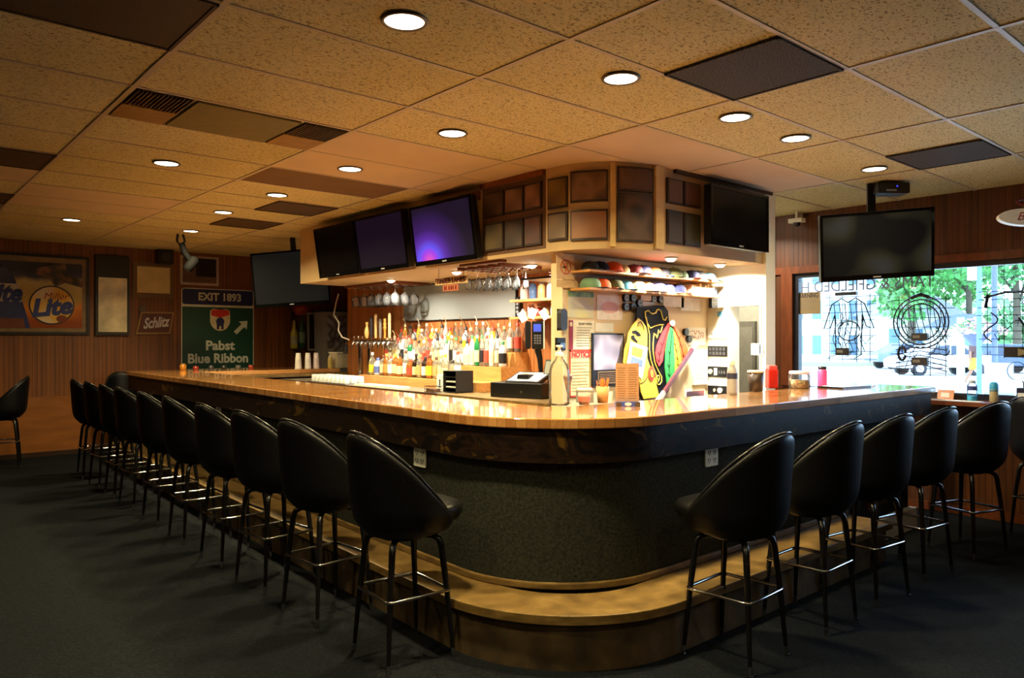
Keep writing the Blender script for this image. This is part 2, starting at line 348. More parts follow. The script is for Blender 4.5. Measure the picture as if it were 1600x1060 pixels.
# ------------------------------------------------------------------ recessed lamps
def disc_lamp(name, parent, p, energy, size, col, spread=2.6):
    ld = bpy.data.lights.new(name, 'AREA'); ld.shape = 'DISK'; ld.size = size; ld.energy = energy; ld.color = col; ld.spread = spread
    lo = bpy.data.objects.new(name, ld); C.objects.link(lo); lo.parent = parent; lo.location = p; return lo
cans = [(1.63,2.523,1), (2.773,2.392,1), (3.745,2.384,.36), (4.418,2.386,.24), (5.642,2.432,.18), (2.733,3.697,1), (2.734,4.96,1), (2.747,6.266,1), (2.716,7.453,.9), (2.9,8.98,.8), (1.659,5.657,.35), (1.691,8.966,.35)]
canlab = ['largest round recessed lamp, nearest the camera at top centre', 'round recessed lamp above the rounded bar corner', 'round recessed lamp right of the bar corner, beside the big vent panel', 'round recessed lamp over the right bar side, fourth in its line', 'round recessed lamp nearest the front window',
 'round recessed lamp over the left bar side, nearest the corner', 'round recessed lamp set in the white ceiling tiles', 'round recessed lamp left of the brown ceiling strip', 'small round recessed lamp between the two small brown panels', 'small round recessed lamp farthest back above the bar end', 'round recessed lamp over the aisle at left, below the air panel', 'small round recessed lamp nearest the framed beer poster']
cans += [(.3,2.4,.35), (1.63,.2,.3), (3.75,-.2,.04), (-.6,5.2,.3), (.2,-1.2,.3)]  # unseen lamps added to brighten the step riser and bar front
canlab += ['added fill lamp left of the camera, outside the view', 'added fill lamp above the camera, outside the view', 'added fill lamp right of the camera, outside the view', 'added fill lamp far left of the camera, outside the view', 'added fill lamp behind the camera, outside the view']
can_protos = []
for (x, y, k), lb in zip(cans, canlab):
    t = thing('recessed_lamp', lb, 'ceiling light', (x, y, CEIL-.012), 'round recessed ceiling lamps')
    T = Matrix.Translation((x, y, CEIL-.012))
    MB(T).lathe([(.088,.012),(.094,.004),(.090,0),(.080,0),(.078,.006)], n=28).build('trim_ring', mat('dark_lamp_ring', (90,70,48), .4), t)
    MB(T).lathe([(0,.003),(.079,.005)], n=28).build('lens', M_lens, t)
    disc_lamp('lamp_bulb', t, (0,0,-.004), CAN_W*k, .15, (1,.81,.41))
# ------------------------------------------------------------------ partition walls of the bar core
YP, XB, XS = 3.98, 4.95, 5.80          # partition face, bottle wall face, side wall face
pt = MB().prism([(3.955, YP), (XS, YP), (XS, YP+.12), (3.955, YP+.12)], 0, 2.135)
struct(pt.build('wall_partition', mat('beige_wall', (222,198,164), .7, var=.03, scale=3)), 'beige wall behind the bar carrying the notices')
struct(MB().box(XB, XB+.12, YP+.12, 9.05, 0, 2.3).box(XB, XB+.12, 4.1, 9.05, 2.3, CEIL).build('wall_bottles', M_pan_b), 'orange wood wall behind the bottles')
struct(MB().box(XS, XS+.15, 3.40, 3.455, 0, CEIL).box(XS, XS+.15, 3.455, 3.75, 1.78, CEIL).box(XS, XS+.15, 3.75, YP+.12, 0, CEIL).build('wall_switches', mat('bright_cream_wall', (238,232,206), .7, var=.03, scale=3)), 'cream wall of switch panels with a tall opening')
# small room behind the opening
struct(MB().box(XS+.15, XW, 4.95, 5.03, 0, CEIL).box(XB+.12, XS+.15, 5.3, 5.38, 0, CEIL).box(XW-.02, XW-.001, 4.06, 4.95, 0, CEIL).build('wall_passage', M_greywall))
dr = struct(MB().box(XW-.07, XW-.021, 4.25, 4.45, 0, 1.68).build('door_1', mat('grey_beige_door', (128,124,110), .6)), 'plain grey-beige door beyond the opening')
struct(MB().box(XW-.078, XW-.07, 4.27, 4.43, .1, 1.62).build('door_panel', mat('grey_beige_door2', (150,146,130), .6), dr))
t = thing('passage_fill_lamp', 'unseen ceiling lamp added to light the passage beyond the opening', 'ceiling light', (6.5, 4.2, CEIL-.03))  # lamp added out of sight so the passage is not dark
MB(Matrix.Translation((6.5, 4.2, CEIL-.03))).lathe([(0,-.03),(.1,-.02),(.13,.03)], n=20).build('lamp_glass', M_lens, t)
disc_lamp('lamp_bulb', t, (0,0,-.035), 30, .2, (1,.92,.74))
# ------------------------------------------------------------------ soffit
SX, SY, SR = 3.83, 3.42, .55
def sof(off=0):
    P = []
    cx, cy = SX+SR, SY+SR
    P.append((SX+off+.02*0, 8.1)); 
    for k in range(17):
        a = PI + k*PI/2/16; P.append((cx+(SR-off)*math.cos(a), cy+(SR-off)*math.sin(a)))
    P.append((XS+.15, SY+off)); return P
SZ = 2.13
po = sof(0)
full = po + [(XS+.15, YP+.14), (XS, YP+.14), (XB+.001, YP+.14), (XB+.001, 8.1)]
full = po + [(XS+.15, 4.2), (XB+.05, 4.2), (XB+.05, 8.1)]
so = struct(MB().prism(full, SZ, CEIL).build('wall_soffit', M_cream), 'curved cream soffit over the bar')
# lower lip of the soffit
def path_band(P, z0, z1, d):
    n = len(P); out = []
    return P
def soffit_point(s):
    """walk the soffit face from the far left end: returns point and outward normal"""
    L1 = 8.1-(SY+SR); La = SR*PI/2
    if s < L1: return Vector((SX, 8.1-s, 0)), Vector((-1, 0, 0))
    if s < L1+La:
        a = PI+(s-L1)/SR; n = Vector((math.cos(a), math.sin(a), 0)); return Vector((SX+SR, SY+SR, 0))+n*SR, n
    return Vector((SX+SR+(s-L1-La), SY, 0)), Vector((0, -1, 0))
def s_of(px):
    best = None
    for k in range(0, 1400):
        s = k*.005; p, n = soffit_point(s); d = FWD.x*p.x+FWD.y*p.y; q = 800+FOC*(RGT.x*p.x+RGT.y*p.y)/d
        if best is None or abs(q-px) < best[0]: best = (abs(q-px), s)
    return best[1]
def curved(s0, s1, z0, z1, d0, d1, mb=None):
    mb = mb or MB(); n = 8 if s1-s0 > .05 else 2
    def ring(k):
        s = s0+(s1-s0)*k/n; p, nn = soffit_point(s); a = p+nn*d0; b = p+nn*d1
        return [(a.x,a.y,z0), (b.x,b.y,z0), (b.x,b.y,z1), (a.x,a.y,z1)]
    vs = []; fs = []
    for k in range(n+1): vs += ring(k)
    for k in range(n):
        for j in range(4): fs.append((k*4+j, k*4+(j+1) % 4, (k+1)*4+(j+1) % 4, (k+1)*4+j))
    fs += [(0,1,2,3), (n*4+3, n*4+2, n*4+1, n*4)]
    return mb.add(vs, fs)
def fr2z(f): return CEIL-(CEIL-SZ)*f
def soft_pic(i, cols):
    return ramp_noise('soft_picture_%d' % i, [(.25+.5*k/(len(cols)-1), c) for k, c in enumerate(cols)], scale=4.5+i % 3, rough=.5, detail=0)
pics = [ # px0, px1, f0, f1, colours, label
 (758,789,.14,.46,[(40,30,22),(92,66,50)],'blurred brown picture at upper left end of the soffit'),
 (791,820,.14,.46,[(72,50,40),(128,98,84)],'blurred pinkish brown picture in the upper row, second from left'),
 (822,848,.14,.46,[(84,52,34),(140,104,84)],'blurred tan picture in upper row before the curve'),
 (758,789,.54,.9,[(96,80,44),(60,50,40)],'blurred olive picture in lower row at left end'),
 (791,820,.54,.9,[(42,38,40),(84,70,66)],'blurred grey picture in lower row, second from left'),
 (822,848,.54,.9,[(96,66,64),(70,52,56)],'blurred mauve picture in lower row before the curve'),
 (858,888,.14,.5,[(60,40,22),(128,104,40)],'blurred dark and yellow picture where the soffit begins to curve'),
 (858,888,.55,.88,[(90,76,66),(130,112,94)],'blurred grey-tan picture, lower one where the curve begins'),
 (893,950,.1,.46,[(90,64,46),(122,94,70),(60,44,34)],'wide blurred tan picture, upper one on the curve'),
 (893,950,.55,.9,[(150,104,72),(112,78,56)],'wide blurred orange-tan picture, lower one on the curve'),
 (964,1018,.06,.34,[(104,72,50),(66,46,32)],'blurred brown picture between the cream strips, upper'),
 (964,1018,.36,.92,[(34,24,18),(88,66,54),(30,22,20)],'tall dark blurred picture between the cream strips'),
 (1040,1064,.12,.42,[(80,56,38),(104,74,48)],'small blurred brown picture right of the cream strips, upper'),
 (1067,1092,.12,.42,[(104,62,34),(60,40,28)],'small blurred rust picture beside the soffit television, upper'),
 (1040,1064,.5,.9,[(50,44,34),(76,64,52)],'small blurred dark picture right of the cream strips, lower'),
 (1067,1092,.5,.9,[(62,64,34),(40,34,26)],'small blurred olive picture beside the soffit television, lower')]
curved(s_of(754), s_of(853), SZ+.03, CEIL-.003, 0, .002).build('soffit_wood_facing', mat('brown_soffit_facing', (92,62,40), .5), so)['kind'] = 'structure'
for i, (a, b, f0, f1, cols, lb) in enumerate(pics):
    s0, s1 = s_of(a), s_of(b); z1, z0 = fr2z(f0), fr2z(f1); p, n = soffit_point((s0+s1)/2)
    t = thing('framed_picture', lb, 'picture', (p.x, p.y, z0), 'pictures mounted on the soffit')
    curved(s0, s1, z0, z1, .0, .018).build('picture_frame', M_dkframe, t)
    curved(s0+.012, s1-.012, z0+.015, z1-.015, .018, .021).build('print', soft_pic(i, cols), t)
for a, b, f0, f1, lb in ((953,961,.02,.98,'left'), (1021,1033,.02,.98,'right')):
    tag(curved(s_of(a), s_of(b), fr2z(f1), fr2z(f0), 0, .03).build('soffit_strip', mat('pale_strip', (196,168,112), .6)), 'cream vertical strip on the soffit curve, %s one' % lb, 'trim', 'cream strips on the soffit')
tag(curved(s_of(754), s_of(852), CEIL-.045, CEIL-.004, 0, .03).build('cornice_board', M_trimwood), 'red-brown wooden board along soffit top above the left pictures', 'trim')
tag(curved(s_of(1052), s_of(1203), CEIL-.03, CEIL-.002, 0, .03).build('cornice_board', M_dkframe), 'dark board along soffit top above the soffit television', 'trim')
tag(curved(s_of(680), s_of(751), CEIL-.12, CEIL-.05, 0, .02).build('wood_backing_board', M_trimwood), 'red-brown wooden board behind the lit purple television', 'board')
# soffit downlights
slabs = ['small bright soffit lamp at left, above the hanging wine glasses', 'small bright soffit lamp above the lettered sign', 'small bright soffit lamp over the caps shelf', 'small soffit lamp near the partition corner above the shelves', 'small soffit lamp over the switch wall']
for (x, y), lb, e in zip([(4.29,6.9), (4.24,5.67), (4.80,3.63), (4.35,4.75), (5.5,3.65)], slabs, (.6, .62, 1.15, .55, .75)):
    t = thing('soffit_lamp', lb, 'ceiling light', (x, y, SZ-.012), 'small lamps under the soffit')
    T = Matrix.Translation((x, y, SZ-.012))
    MB(T).lathe([(.05,.012),(.056,.004),(.052,0),(.045,0)], n=20).build('trim_ring', M_white, t)
    MB(T).lathe([(0,-.022),(.02,-.019),(.034,-.01),(.042,.003)], n=20).build('bulb_glass', mat('bright_lens', (255,240,214), .5, emit=30, var=0), t)
    disc_lamp('lamp_bulb', t, (0,0,-.026), SOF_W*e, .08, (1,.91,.74), 2.9)

# ------------------------------------------------------------------ televisions
def tv(TL, TR, BL, label, screen=M_screen, depth=.06, name='television', rim=.022, chin=.04):
    u = TR-TL; v = TL-BL; w = u.length; h = v.length; c = (TR+BL)/2; F = frame(c, u, v)
    t = thing(name, label, 'television', M=F)
    MB(F).prism(rrect(w, h, .012), -depth, 0).build('casing', M_black, t, bevel=.004)
    b = MB(F)
    b.box(-w/2, w/2, h/2-rim, h/2, 0, .008).box(-w/2, w/2, -h/2, -h/2+chin, 0, .008).box(-w/2, -w/2+rim, -h/2+chin, h/2-rim, 0, .008).box(w/2-rim, w/2, -h/2+chin, h/2-rim, 0, .008)
    b.build('bezel', mat('glossy_black_bezel', (9,9,11), .12, var=0), t)
    MB(F).box(-w/2+rim, w/2-rim, -h/2+chin, h/2-rim, 0, .003).build('screen', screen, t)
    MB(F).box(-.03, .03, -h/2+chin*.35, -h/2+chin*.6, .008, .0095).build('maker_badge', mat('silver_badge', (170,170,180), .3), t)
    MB(F).box(-.12, .12, -.12, .12, -depth-.05, -depth).build('wall_bracket', M_black, t)
    return t, F, w, h
def glow_screen():
    m, nt, p, N, L = nodes('purple_glow_screen')
    tc = N('ShaderNodeTexCoord'); mp = N('ShaderNodeMapping'); L(tc.outputs['Object'], mp.inputs[0])
    mp.inputs['Location'].default_value = (.22*1.6, .235*1.6*1.2, 0); mp.inputs['Scale'].default_value = (1.6*1.0, 1.6*1.25, 0)
    g = N('ShaderNodeTexGradient'); g.gradient_type = 'SPHERICAL'; L(mp.outputs[0], g.inputs[0])
    r = N('ShaderNodeValToRGB'); e = r.color_ramp.elements
    e[0].position = .1; e[0].color = (.012,.007,.02,1); e[1].position = 1; e[1].color = (1,.12,.55,1)
    for s_, c_ in ((.45,(.05,.015,.13)), (.62,(.12,.03,.42)), (.76,(.16,.10,1.0)), (.84,(.45,.06,.9))):
        q = e.new(s_); q.color = (*c_, 1)
    L(g.outputs['Fac'], r.inputs[0]); L(r.outputs[0], p.inputs['Emission Color']); p.inputs['Emission Strength'].default_value = .9
    p.inputs['Base Color'].default_value = (.01,.01,.012,1); p.inputs['Roughness'].default_value = .1
    return m
def dim_screen(name, c1, k=.6):
    m, nt, p, N, L = nodes(name); p.inputs['Base Color'].default_value = (.008,.008,.01,1); p.inputs['Roughness'].default_value = .2; p.inputs['Specular IOR Level'].default_value = .15
    p.inputs['Emission Color'].default_value = (*lin(c1), 1); p.inputs['Emission Strength'].default_value = k; return m
def tvs(y0, y1, xt, xb, zt0, zt1, zb, label, scr):
    return tv(Vector((xt, y0, zt0)), Vector((xt, y1, zt0)), Vector((xb, y0, zb)), label, scr)
t3 = tvs(5.60, 4.73, 3.67, 3.745, 2.645, 0, 2.135, 'wall television glowing purple and pink, on the soffit nearest the corner', glow_screen())
t2 = tvs(6.58, 5.72, 3.67, 3.745, 2.66, 0, 2.14, 'dark television with faint purple sheen, middle one on the soffit', dim_screen('faint_purple_screen', (24,12,34)))
t1 = tvs(7.44, 6.62, 3.67, 3.745, 2.66, 0, 2.145, 'switched-off television at far left end of the soffit', M_screen)
for (tt, F, w, h) in (t3, t2, t1): MB(F).box(-.1, .1, h/2-.2, h/2-.1, -.145, -.06).build('tilt_arm', M_black, tt)
# television on the front soffit face
s0, s1 = s_of(1098), s_of(1191)
a, _ = soffit_point(s0); b, _ = soffit_point(s1)
t, F, w, h = tv(Vector((a.x-.07, SY-.118, fr2z(.13))), Vector((b.x-.11, SY-.118, fr2z(.13))), Vector((a.x-.07, SY-.118, fr2z(.88))), 'dark television on front soffit face above the switch wall')
# big television over the far bar end
t, F, w, h = tv(at(393,397,D=9.3), at(512,386,D=9.0), at(397,482,D=9.35), 'large dark television hanging at left above the far bar end, beside the green road sign', dim_screen('faint_grey_screen', (26,27,24)))
MB(F).box(-.03, .03, 0, CEIL-(F.translation.z)-.01, -.14, -.11).build('ceiling_pole', M_black, t)
# right television
def blur_tv():
    m, nt, p, N, L = nodes('blurred_dim_screen')
    tc = N('ShaderNodeTexCoord'); nz = N('ShaderNodeTexNoise'); nz.inputs['Scale'].default_value = 3.2; nz.inputs['Detail'].default_value = 0; L(tc.outputs['Object'], nz.inputs['Vector'])
    r = N('ShaderNodeValToRGB'); e = r.color_ramp.elements
    e[0].position = .5; e[0].color = (.004,.005,.006,1); e[1].position = .85; e[1].color = (.09,.09,.09,1); q = e.new(.63); q.color = (.045,.04,.02,1)
    L(nz.outputs['Fac'], r.inputs[0]); L(r.outputs[0], p.inputs['Emission Color']); p.inputs['Emission Strength'].default_value = .4; p.inputs['Specular IOR Level'].default_value = .15
    p.inputs['Base Color'].default_value = (.008,.008,.01,1); p.inputs['Roughness'].default_value = .3; return m
t, F, w, h = tv(at(1274,338,D=6.05), at(1453,324,D=5.92), at(1289,441,D=6.12), 'large television hanging in front of the window, blurred dim picture on it', blur_tv())
MB(F).box(-.03, .03, 0, (CEIL-F.translation.z)*1.0-.015, -.14, -.11).build('ceiling_pole', M_black, t)
p0 = at(1392, 314, D=6.0)
t = thing('media_box', 'small black box with blue light on top of the window television', 'electronics', (p0.x, p0.y, CEIL-.11))
F = frame((p0.x, p0.y, CEIL-.06), RGT)
MB(F).prism(rrect(.25, .085, .01), -.1, .05).build('case', M_black, t)
MB(F).box(-.06, .02, -.025, -.012, .05, .052).build('label_strip', mat('pale_label', (180,180,180), .5), t)
MB(F).box(.02, .03, .008, .018, .05, .053).build('status_light', mat('blue_led', (60,60,255), .5, emit=2), t)
MB(F).box(-.02, .02, .0, .065, -.05, -.02).build('ceiling_mount', M_black, t)
# security cameras and hanging spot
p0 = at(1245, 334, X=XW-.12)
t = thing('security_camera', 'small white and black security camera at ceiling corner right of the soffit', 'camera', (p0.x, p0.y, 2.62))
MB().box(p0.x-.04, p0.x+.04, p0.y-.07, p0.y+.07, 2.64, 2.68).build('housing', M_white, t)
MB(Matrix.Translation((p0.x, p0.y, 2.6))).lathe([(.0,0),(.03,.01),(.036,.04)], n=14).build('lens_dome', M_black, t)
MB().box(p0.x-.01, p0.x+.1, p0.y-.01, p0.y+.01, 2.68, CEIL).build('mount', M_white, t)
# right hanging oval sign
a = at(1566, 340, D=5.3); b = at(1640, 340, D=5.2); c = (a+b)/2
F = frame(c, b-a)
t = thing('oval_sign', 'white oval hanging sign with red script at right edge of view', 'sign', M=F)
MB(F).prism(ell(0, 0, .17, .058, 30), -.04, .04).build('oval_body', mat('lit_white_plastic', (225,215,190), .4, emit=.15), t)
text('red_lettering', 'Bud', .08, loc(F, .0, 0, .041), pc((190,30,30)), t, .001, shear=.3)
MB(F).box(-.015, .015, .058, .5, -.01, .01).build('hanger', M_black, t)
t['label'] = 'white oval hanging sign with red script at right edge of view'
F2 = loc(F, .0, .11)
MB(F2).tube([(.06*math.cos(k/3)+.0, .02*math.sin(k/3), .0) for k in range(19)], .008, 6).build('tube_light', pc((120,20,20)), t)

# ------------------------------------------------------------------ bar counter
KS = .028
def bar_path(d, cx=3.06, cy=3.13, R=.75, xe=6.67, ye=10.12, k=KS):
    P = [(cx-R+d+k*(ye-cy), ye)]
    for i in range(1, 6): y = ye-(ye-cy)*i/6; P.append((cx-R+d+k*(y-cy), y))
    for i in range(25):
        a = PI+i*PI/48; P.append((cx+(R-d)*math.cos(a), cy+(R-d)*math.sin(a)))
    P.append((xe, cy-R+d)); return P
def band(P, Q, z0, z1, mb=None):
    """solid between outer path P and inner path Q (same length)"""
    mb = mb or MB(); n = len(P); vs = []
    for p, q in zip(P, Q): vs += [(p[0],p[1],z0), (q[0],q[1],z0), (q[0],q[1],z1), (p[0],p[1],z1)]
    fs = []
    for i in range(n-1):
        for j in range(4): fs.append((i*4+j, i*4+(j+1) % 4, (i+1)*4+(j+1) % 4, (i+1)*4+j))
    fs += [(0,1,2,3), (n*4-1, n*4-2, n*4-3, n*4-4)]
    return mb.add(vs, fs)
BT, BTH = 1.104, .052
bar = thing('bar_counter', 'long wrap-around bar counter with glossy wood top, rounded corner and oak foot step', 'bar counter', (2.9, 5.0, 0))
O = bar_path(0)
I = []
for p in O:
    I.append(p)
inner = bar_path(.645, R=.75)
inner[-1] = (6.67, 3.02)
def smin(pth): return pth
topb = band(O, inner, BT-BTH, BT)
topb.box(inner[0][0]-.02, 4.95, 9.25, 10.12, BT-BTH, BT)
top = topb.build('bar_top', M_top, bar)
bv = top.modifiers.new('bevel', 'BEVEL'); bv.width = .006; bv.segments = 2; bv.limit_method = 'ANGLE'; bv.angle_limit = .8
band(bar_path(.02, xe=6.62), bar_path(.05, xe=6.62), .885, BT-BTH).box(6.59, 6.62, 2.43, 2.98, .885, BT-BTH).build('apron', M_apron, bar)
band(bar_path(.075, xe=6.3, ye=10.0), bar_path(.11, xe=6.3, ye=10.0), .0, .9).box(6.27, 6.3, 2.49, 2.95, 0, .9).build('front_panel', M_panel, bar)
band(bar_path(.05, xe=6.6), bar_path(.5, xe=6.6), 1.0, BT-BTH-.001).build('under_frame', M_dkframe, bar)
band(bar_path(.11, xe=6.28, ye=9.98), bar_path(.45, xe=6.28, ye=9.98), .0, .06).build('inner_plinth', M_dkframe, bar)
sp = dict(cx=2.92, cy=2.94, R=.80, k=KS*.8)
band(bar_path(0, xe=5.25, ye=10.0, **sp), bar_path(.30, xe=5.25, ye=10.0, **sp), .215, .26).build('foot_step', M_stepwood, bar, bevel=.004)
band(bar_path(.035, xe=5.22, ye=9.98, **sp), bar_path(.29, xe=5.22, ye=9.98, **sp), 0, .215).build('step_riser', M_stepbase, bar)
band(bar_path(.055, xe=5.25, ye=10.0), bar_path(.0755, xe=5.25, ye=10.0), .26, .295).build('base_moulding', M_stepwood, bar, bevel=.006)
MB().box(5.25, 6.33, 2.40, 2.455, 0, .16).build('white_baseboard', M_white, bar)
F = frame((5.72, 2.452, .42), (1,0,0))
dd = MB(F).box(-.13, .13, -.16, .16, 0, .012).build('access_door', M_dkframe, bar)
MB(F).box(-.15, -.13, -.18, .18, 0, .016).box(.13, .15, -.18, .18, 0, .016).box(-.15, .15, .16, .18, 0, .016).build('door_trim', M_trimwood, bar)
# lower service ledge on the inner side and far leg skirt
MB().box(3.2, 4.94, 9.0, 9.25, 1.02, 1.05).build('service_ledge', M_stepwood, bar)
MB().box(2.75, 4.9, 10.02, 10.06, 0, BT-BTH).box(3.2, 4.9, 9.3, 9.34, 0, BT-BTH).build('end_panel', M_apron, bar)
# power outlets on the bar
def outlet(px, py, X=None, Y=None, lab=''):
    p = at(px, py, X=X, Y=Y); F = frame(p, (0,-1,0) if X else (1,0,0))
    o = MB(F).prism(rrect(.118, .118, .008), 0, .006).build('power_outlet', mat('white_plate', (225,225,215), .4), bar)
    tag(o, lab)
    s = MB(F)
    for dx in (-.026, .026):
        for dy in (.022, -.022): s.box(dx-.012, dx-.008, dy-.008, dy+.008, .006, .0075).box(dx+.008, dx+.012, dy-.008, dy+.008, .006, .0075).prism(ell(dx, dy-.015, .004, .004, 8), .006, .0075)
    s.build('socket_slots', M_black, o)
outlet(657, 713, X=2.385, lab='white outlet plate behind the nearest left stool')
outlet(1111, 712, Y=2.453, lab='white outlet plate right of the bar corner')
outlet(342, 645, X=2.385+KS*3.8, lab='white outlet plate farther down the left side')
outlet(236, 622, X=2.385+KS*6, lab='white outlet plate near the far end')

# ------------------------------------------------------------------ bar stools
def make_stool():
    t = thing('bar_stool', 'black vinyl bucket bar stool', 'bar stool', (0,0,0), 'black bucket bar stools around the bar')
    NU, NV = 40, 9; TH = .035
    def H(a):
        u = min(1, abs(a)/2.2); return .665+.385*(math.cos(u*PI/2)**1.2 if u < 1 else 0)
    def rad(z, a):
        f = max(0, (z-.585)/.465); back = .5+.5*math.cos(a)
        r = .19+.045*min(1, f*5)**.6+.035*f*back
        return r
    def outer(i, j, off=0):
        a = -PI+2*PI*i/NU; z = .585+(H(a)-.585)*(j/(NV-1))**1.0; r = rad(z, a)-off
        rx = r*(1.0 if math.cos(a) > 0 else 1.12)
        if j == 0: rx *= .9; r *= .9
        return (-rx*math.cos(a), r*math.sin(a)*1.0, z-(0 if j else .0))
    vs = []; fs = []
    P = [[outer(i, j) for j in range(NV)] for i in range(NU)]
    Q = [[outer(i, j, TH) for j in range(NV)] for i in range(NU)]
    m = MB()
    rows = []
    for i in range(NU):
        a = -PI+2*PI*i/NU; h = H(a)
        mid = [(P[i][-1][k]+Q[i][-1][k])/2 for k in range(3)]; mid[2] = h+.014
        row = P[i]+[tuple(mid)]+[q for q in reversed(Q[i][3:])]
        rows.append(row)
    n = len(rows[0])
    m.add([p for r in rows for p in r], [(i*n+j, ((i+1) % NU)*n+j, ((i+1) % NU)*n+j+1, i*n+j+1) for i in range(NU) for j in range(n-1)], True)
    m.add([rows[i][0] for i in range(NU)], [tuple(range(NU))])
    sh = m.build('backrest_shell', M_vinyl, t)
    ss = sh.modifiers.new('sub', 'SUBSURF'); ss.levels = 1; ss.render_levels = 2
    MB().tube([(lambda p: (p[0], p[1], p[2]+.004))(rows[i][NV]) for i in range(NU)], .007, 6, closed=True).build('rim_piping', mat('glossy_black_piping', (30,30,33), .2), t)
    # seat cushion, rounded, sticking out at the front
    s = MB(); NS = 28
    def sq(a, r): 
        c, d = math.cos(a), math.sin(a); k = (abs(c)**3.2+abs(d)**3.2)**(-1/3.2); return k*r
    prof = [(0,.725), (.09,.727), (.16,.722), (.19,.71), (.2,.69), (.197,.665), (.185,.64), (.14,.625), (0,.625)]
    s.grid(lambda i, j: (.045+sq(2*PI*i/NS, prof[j][0])*math.cos(2*PI*i/NS)*1.14, sq(2*PI*i/NS, prof[j][0])*math.sin(2*PI*i/NS)*.98, prof[j][1]), NS, len(prof), closed=True)
    s.build('seat_cushion', M_vinseat, t)
    MB().lathe([(.0,.56),(.11,.56),(.125,.575),(.125,.592),(0,.592)], n=20).build('swivel_plate', M_blackmetal, t)
    for sx, sy in ((1,1), (1,-1), (-1,1), (-1,-1)):
        path = [(sx*.06, sy*.06, .568), (sx*.10, sy*.10, .566), (sx*.122, sy*.122, .55), (sx*.13, sy*.13, .515), (sx*.15, sy*.15, .3), (sx*.168, sy*.168, .045)]
        lg = MB().tube(path, [.012, .0145, .0155, .0155, .0135, .0095], 10).build('leg', M_blackmetal, t)
        MB().tube([(sx*.168, sy*.168, .045), (sx*.1715, sy*.1715, .008)], [.0105, .0095], 10).tube([(sx*.1715, sy*.1715, .008), (sx*.172, sy*.172, 0)], [.012, .012], 10).build('ferrule', M_chrome, lg)
    r = []
    q, cr = .163, .03
    for sx, sy, a0 in ((1,1,0), (-1,1,PI/2), (-1,-1,PI), (1,-1,1.5*PI)):
        for k in range(5): r.append((sx*(q-cr)+cr*math.cos(a0+k*PI/8), sy*(q-cr)+cr*math.sin(a0+k*PI/8), .315))
    MB().tube(r, .0085, 8, closed=True).build('foot_ring', M_chrome, t)
    return t
stool = make_stool()
def sxl(y): return 1.945+.008*(y-3)
st = [(1.945,3.02,-.06,'nearest black stool on left side of bar, beside the rounded corner'), (1.94,3.77,.1,'black bar stool on left side, second from the rounded corner'), (1.945,4.45,.12,'black bar stool on left side, third from the rounded corner'),
 (1.95,5.11,.05,'black bar stool on left side, fourth from the rounded corner'), (1.955,5.84,.0,'black bar stool on left side, fifth from the rounded corner'), (1.965,6.55,.06,'black bar stool on left side, sixth from the rounded corner'),
 (1.98,7.33,.1,'black bar stool on left side, seventh from the rounded corner'), (1.98,7.9,.0,'black bar stool on left side, eighth from the rounded corner'), (1.985,8.55,.05,'black bar stool on left side, ninth from the rounded corner'), (1.99,9.2,-.04,'farthest black stool on left side of bar'),
 (2.62,10.62,-PI/2,'black stool peeking over the far end of the bar by the poster wall'),
 (3.12,1.99,PI/2+.05,'nearest black stool on right side of bar, seat under the counter'), (3.83,1.99,PI/2+.02,'black stool on right side, second from the rounded corner'), (4.45,1.98,PI/2-.1,'black stool on right side, third from the rounded corner'), (5.13,1.98,PI/2-.12,'black stool on right side, fourth from the rounded corner'), (5.88,1.90,PI/2-.3,'black stool at right end of bar by the panelled window wall'),
 (6.63,1.60,-.3,'black stool cut off by right edge of view, near the window ledge'), (1.27,10.45,PI-.2,'lone black stool at left edge of view by the poster wall')]
for i, (x, y, r, lb) in enumerate(st):
    if i == 0: stool.matrix_world = Matrix.Translation((x, y, 0)) @ Matrix.Rotation(r, 4, 'Z'); stool['label'] = lb
    else: copy_tree(stool, None, (x, y, 0), r, lb)

# ------------------------------------------------------------------ back counter, shelves for bottles
CT = 1.0
bc = thing('back_counter', 'long back counter with steel top under the bottle shelves', 'counter', (4.4, 6.9, 0))
MB().box(3.98, XB-.002, 5.62, 9.0, CT-.035, CT).build('steel_top', mat('grey_steel_top', (150,142,130), .3, metal=.6), bc)
MB().box(3.965, 3.98, 5.62, 9.0, CT-.06, CT).build('counter_edge', mat('brown_counter_edge', (70,48,36), .35), bc)
MB().box(4.02, XB-.002, 5.64, 8.98, 0, CT-.035).build('cabinet', M_dkframe, bc)
rc = thing('register_counter', 'wooden counter section under the cash register', 'counter', (4.4, 5.0, 0))
MB().box(3.96, XB-.002, 4.16, 5.6, CT-.03, CT-.002).build('wood_top', M_stepwood, rc)
MB().box(4.0, XB-.004, 4.18, 5.58, 0, CT-.03).build('cabinet', M_stepwood, rc)
M_shelfw = mat('honey_shelf_wood', (196,140,78), .35, var=.2, scale=5, stretch=(6,.8,6))
tiers = [(4.36, 4.60, CT, 1.085), (4.60, 4.78, CT, 1.225), (4.78, XB-.003, CT, 1.365)]
bs = thing('bottle_shelf', 'three-tier honey wood bottle shelf on the back counter', 'shelf', (4.65, 6.5, CT))
for i, (xa, xb, za, zb) in enumerate(tiers):
    MB().box(xa, xb, 5.45, 7.72, za+.001 if i == 0 else za+.001, zb).build('tier', M_shelfw, bs)

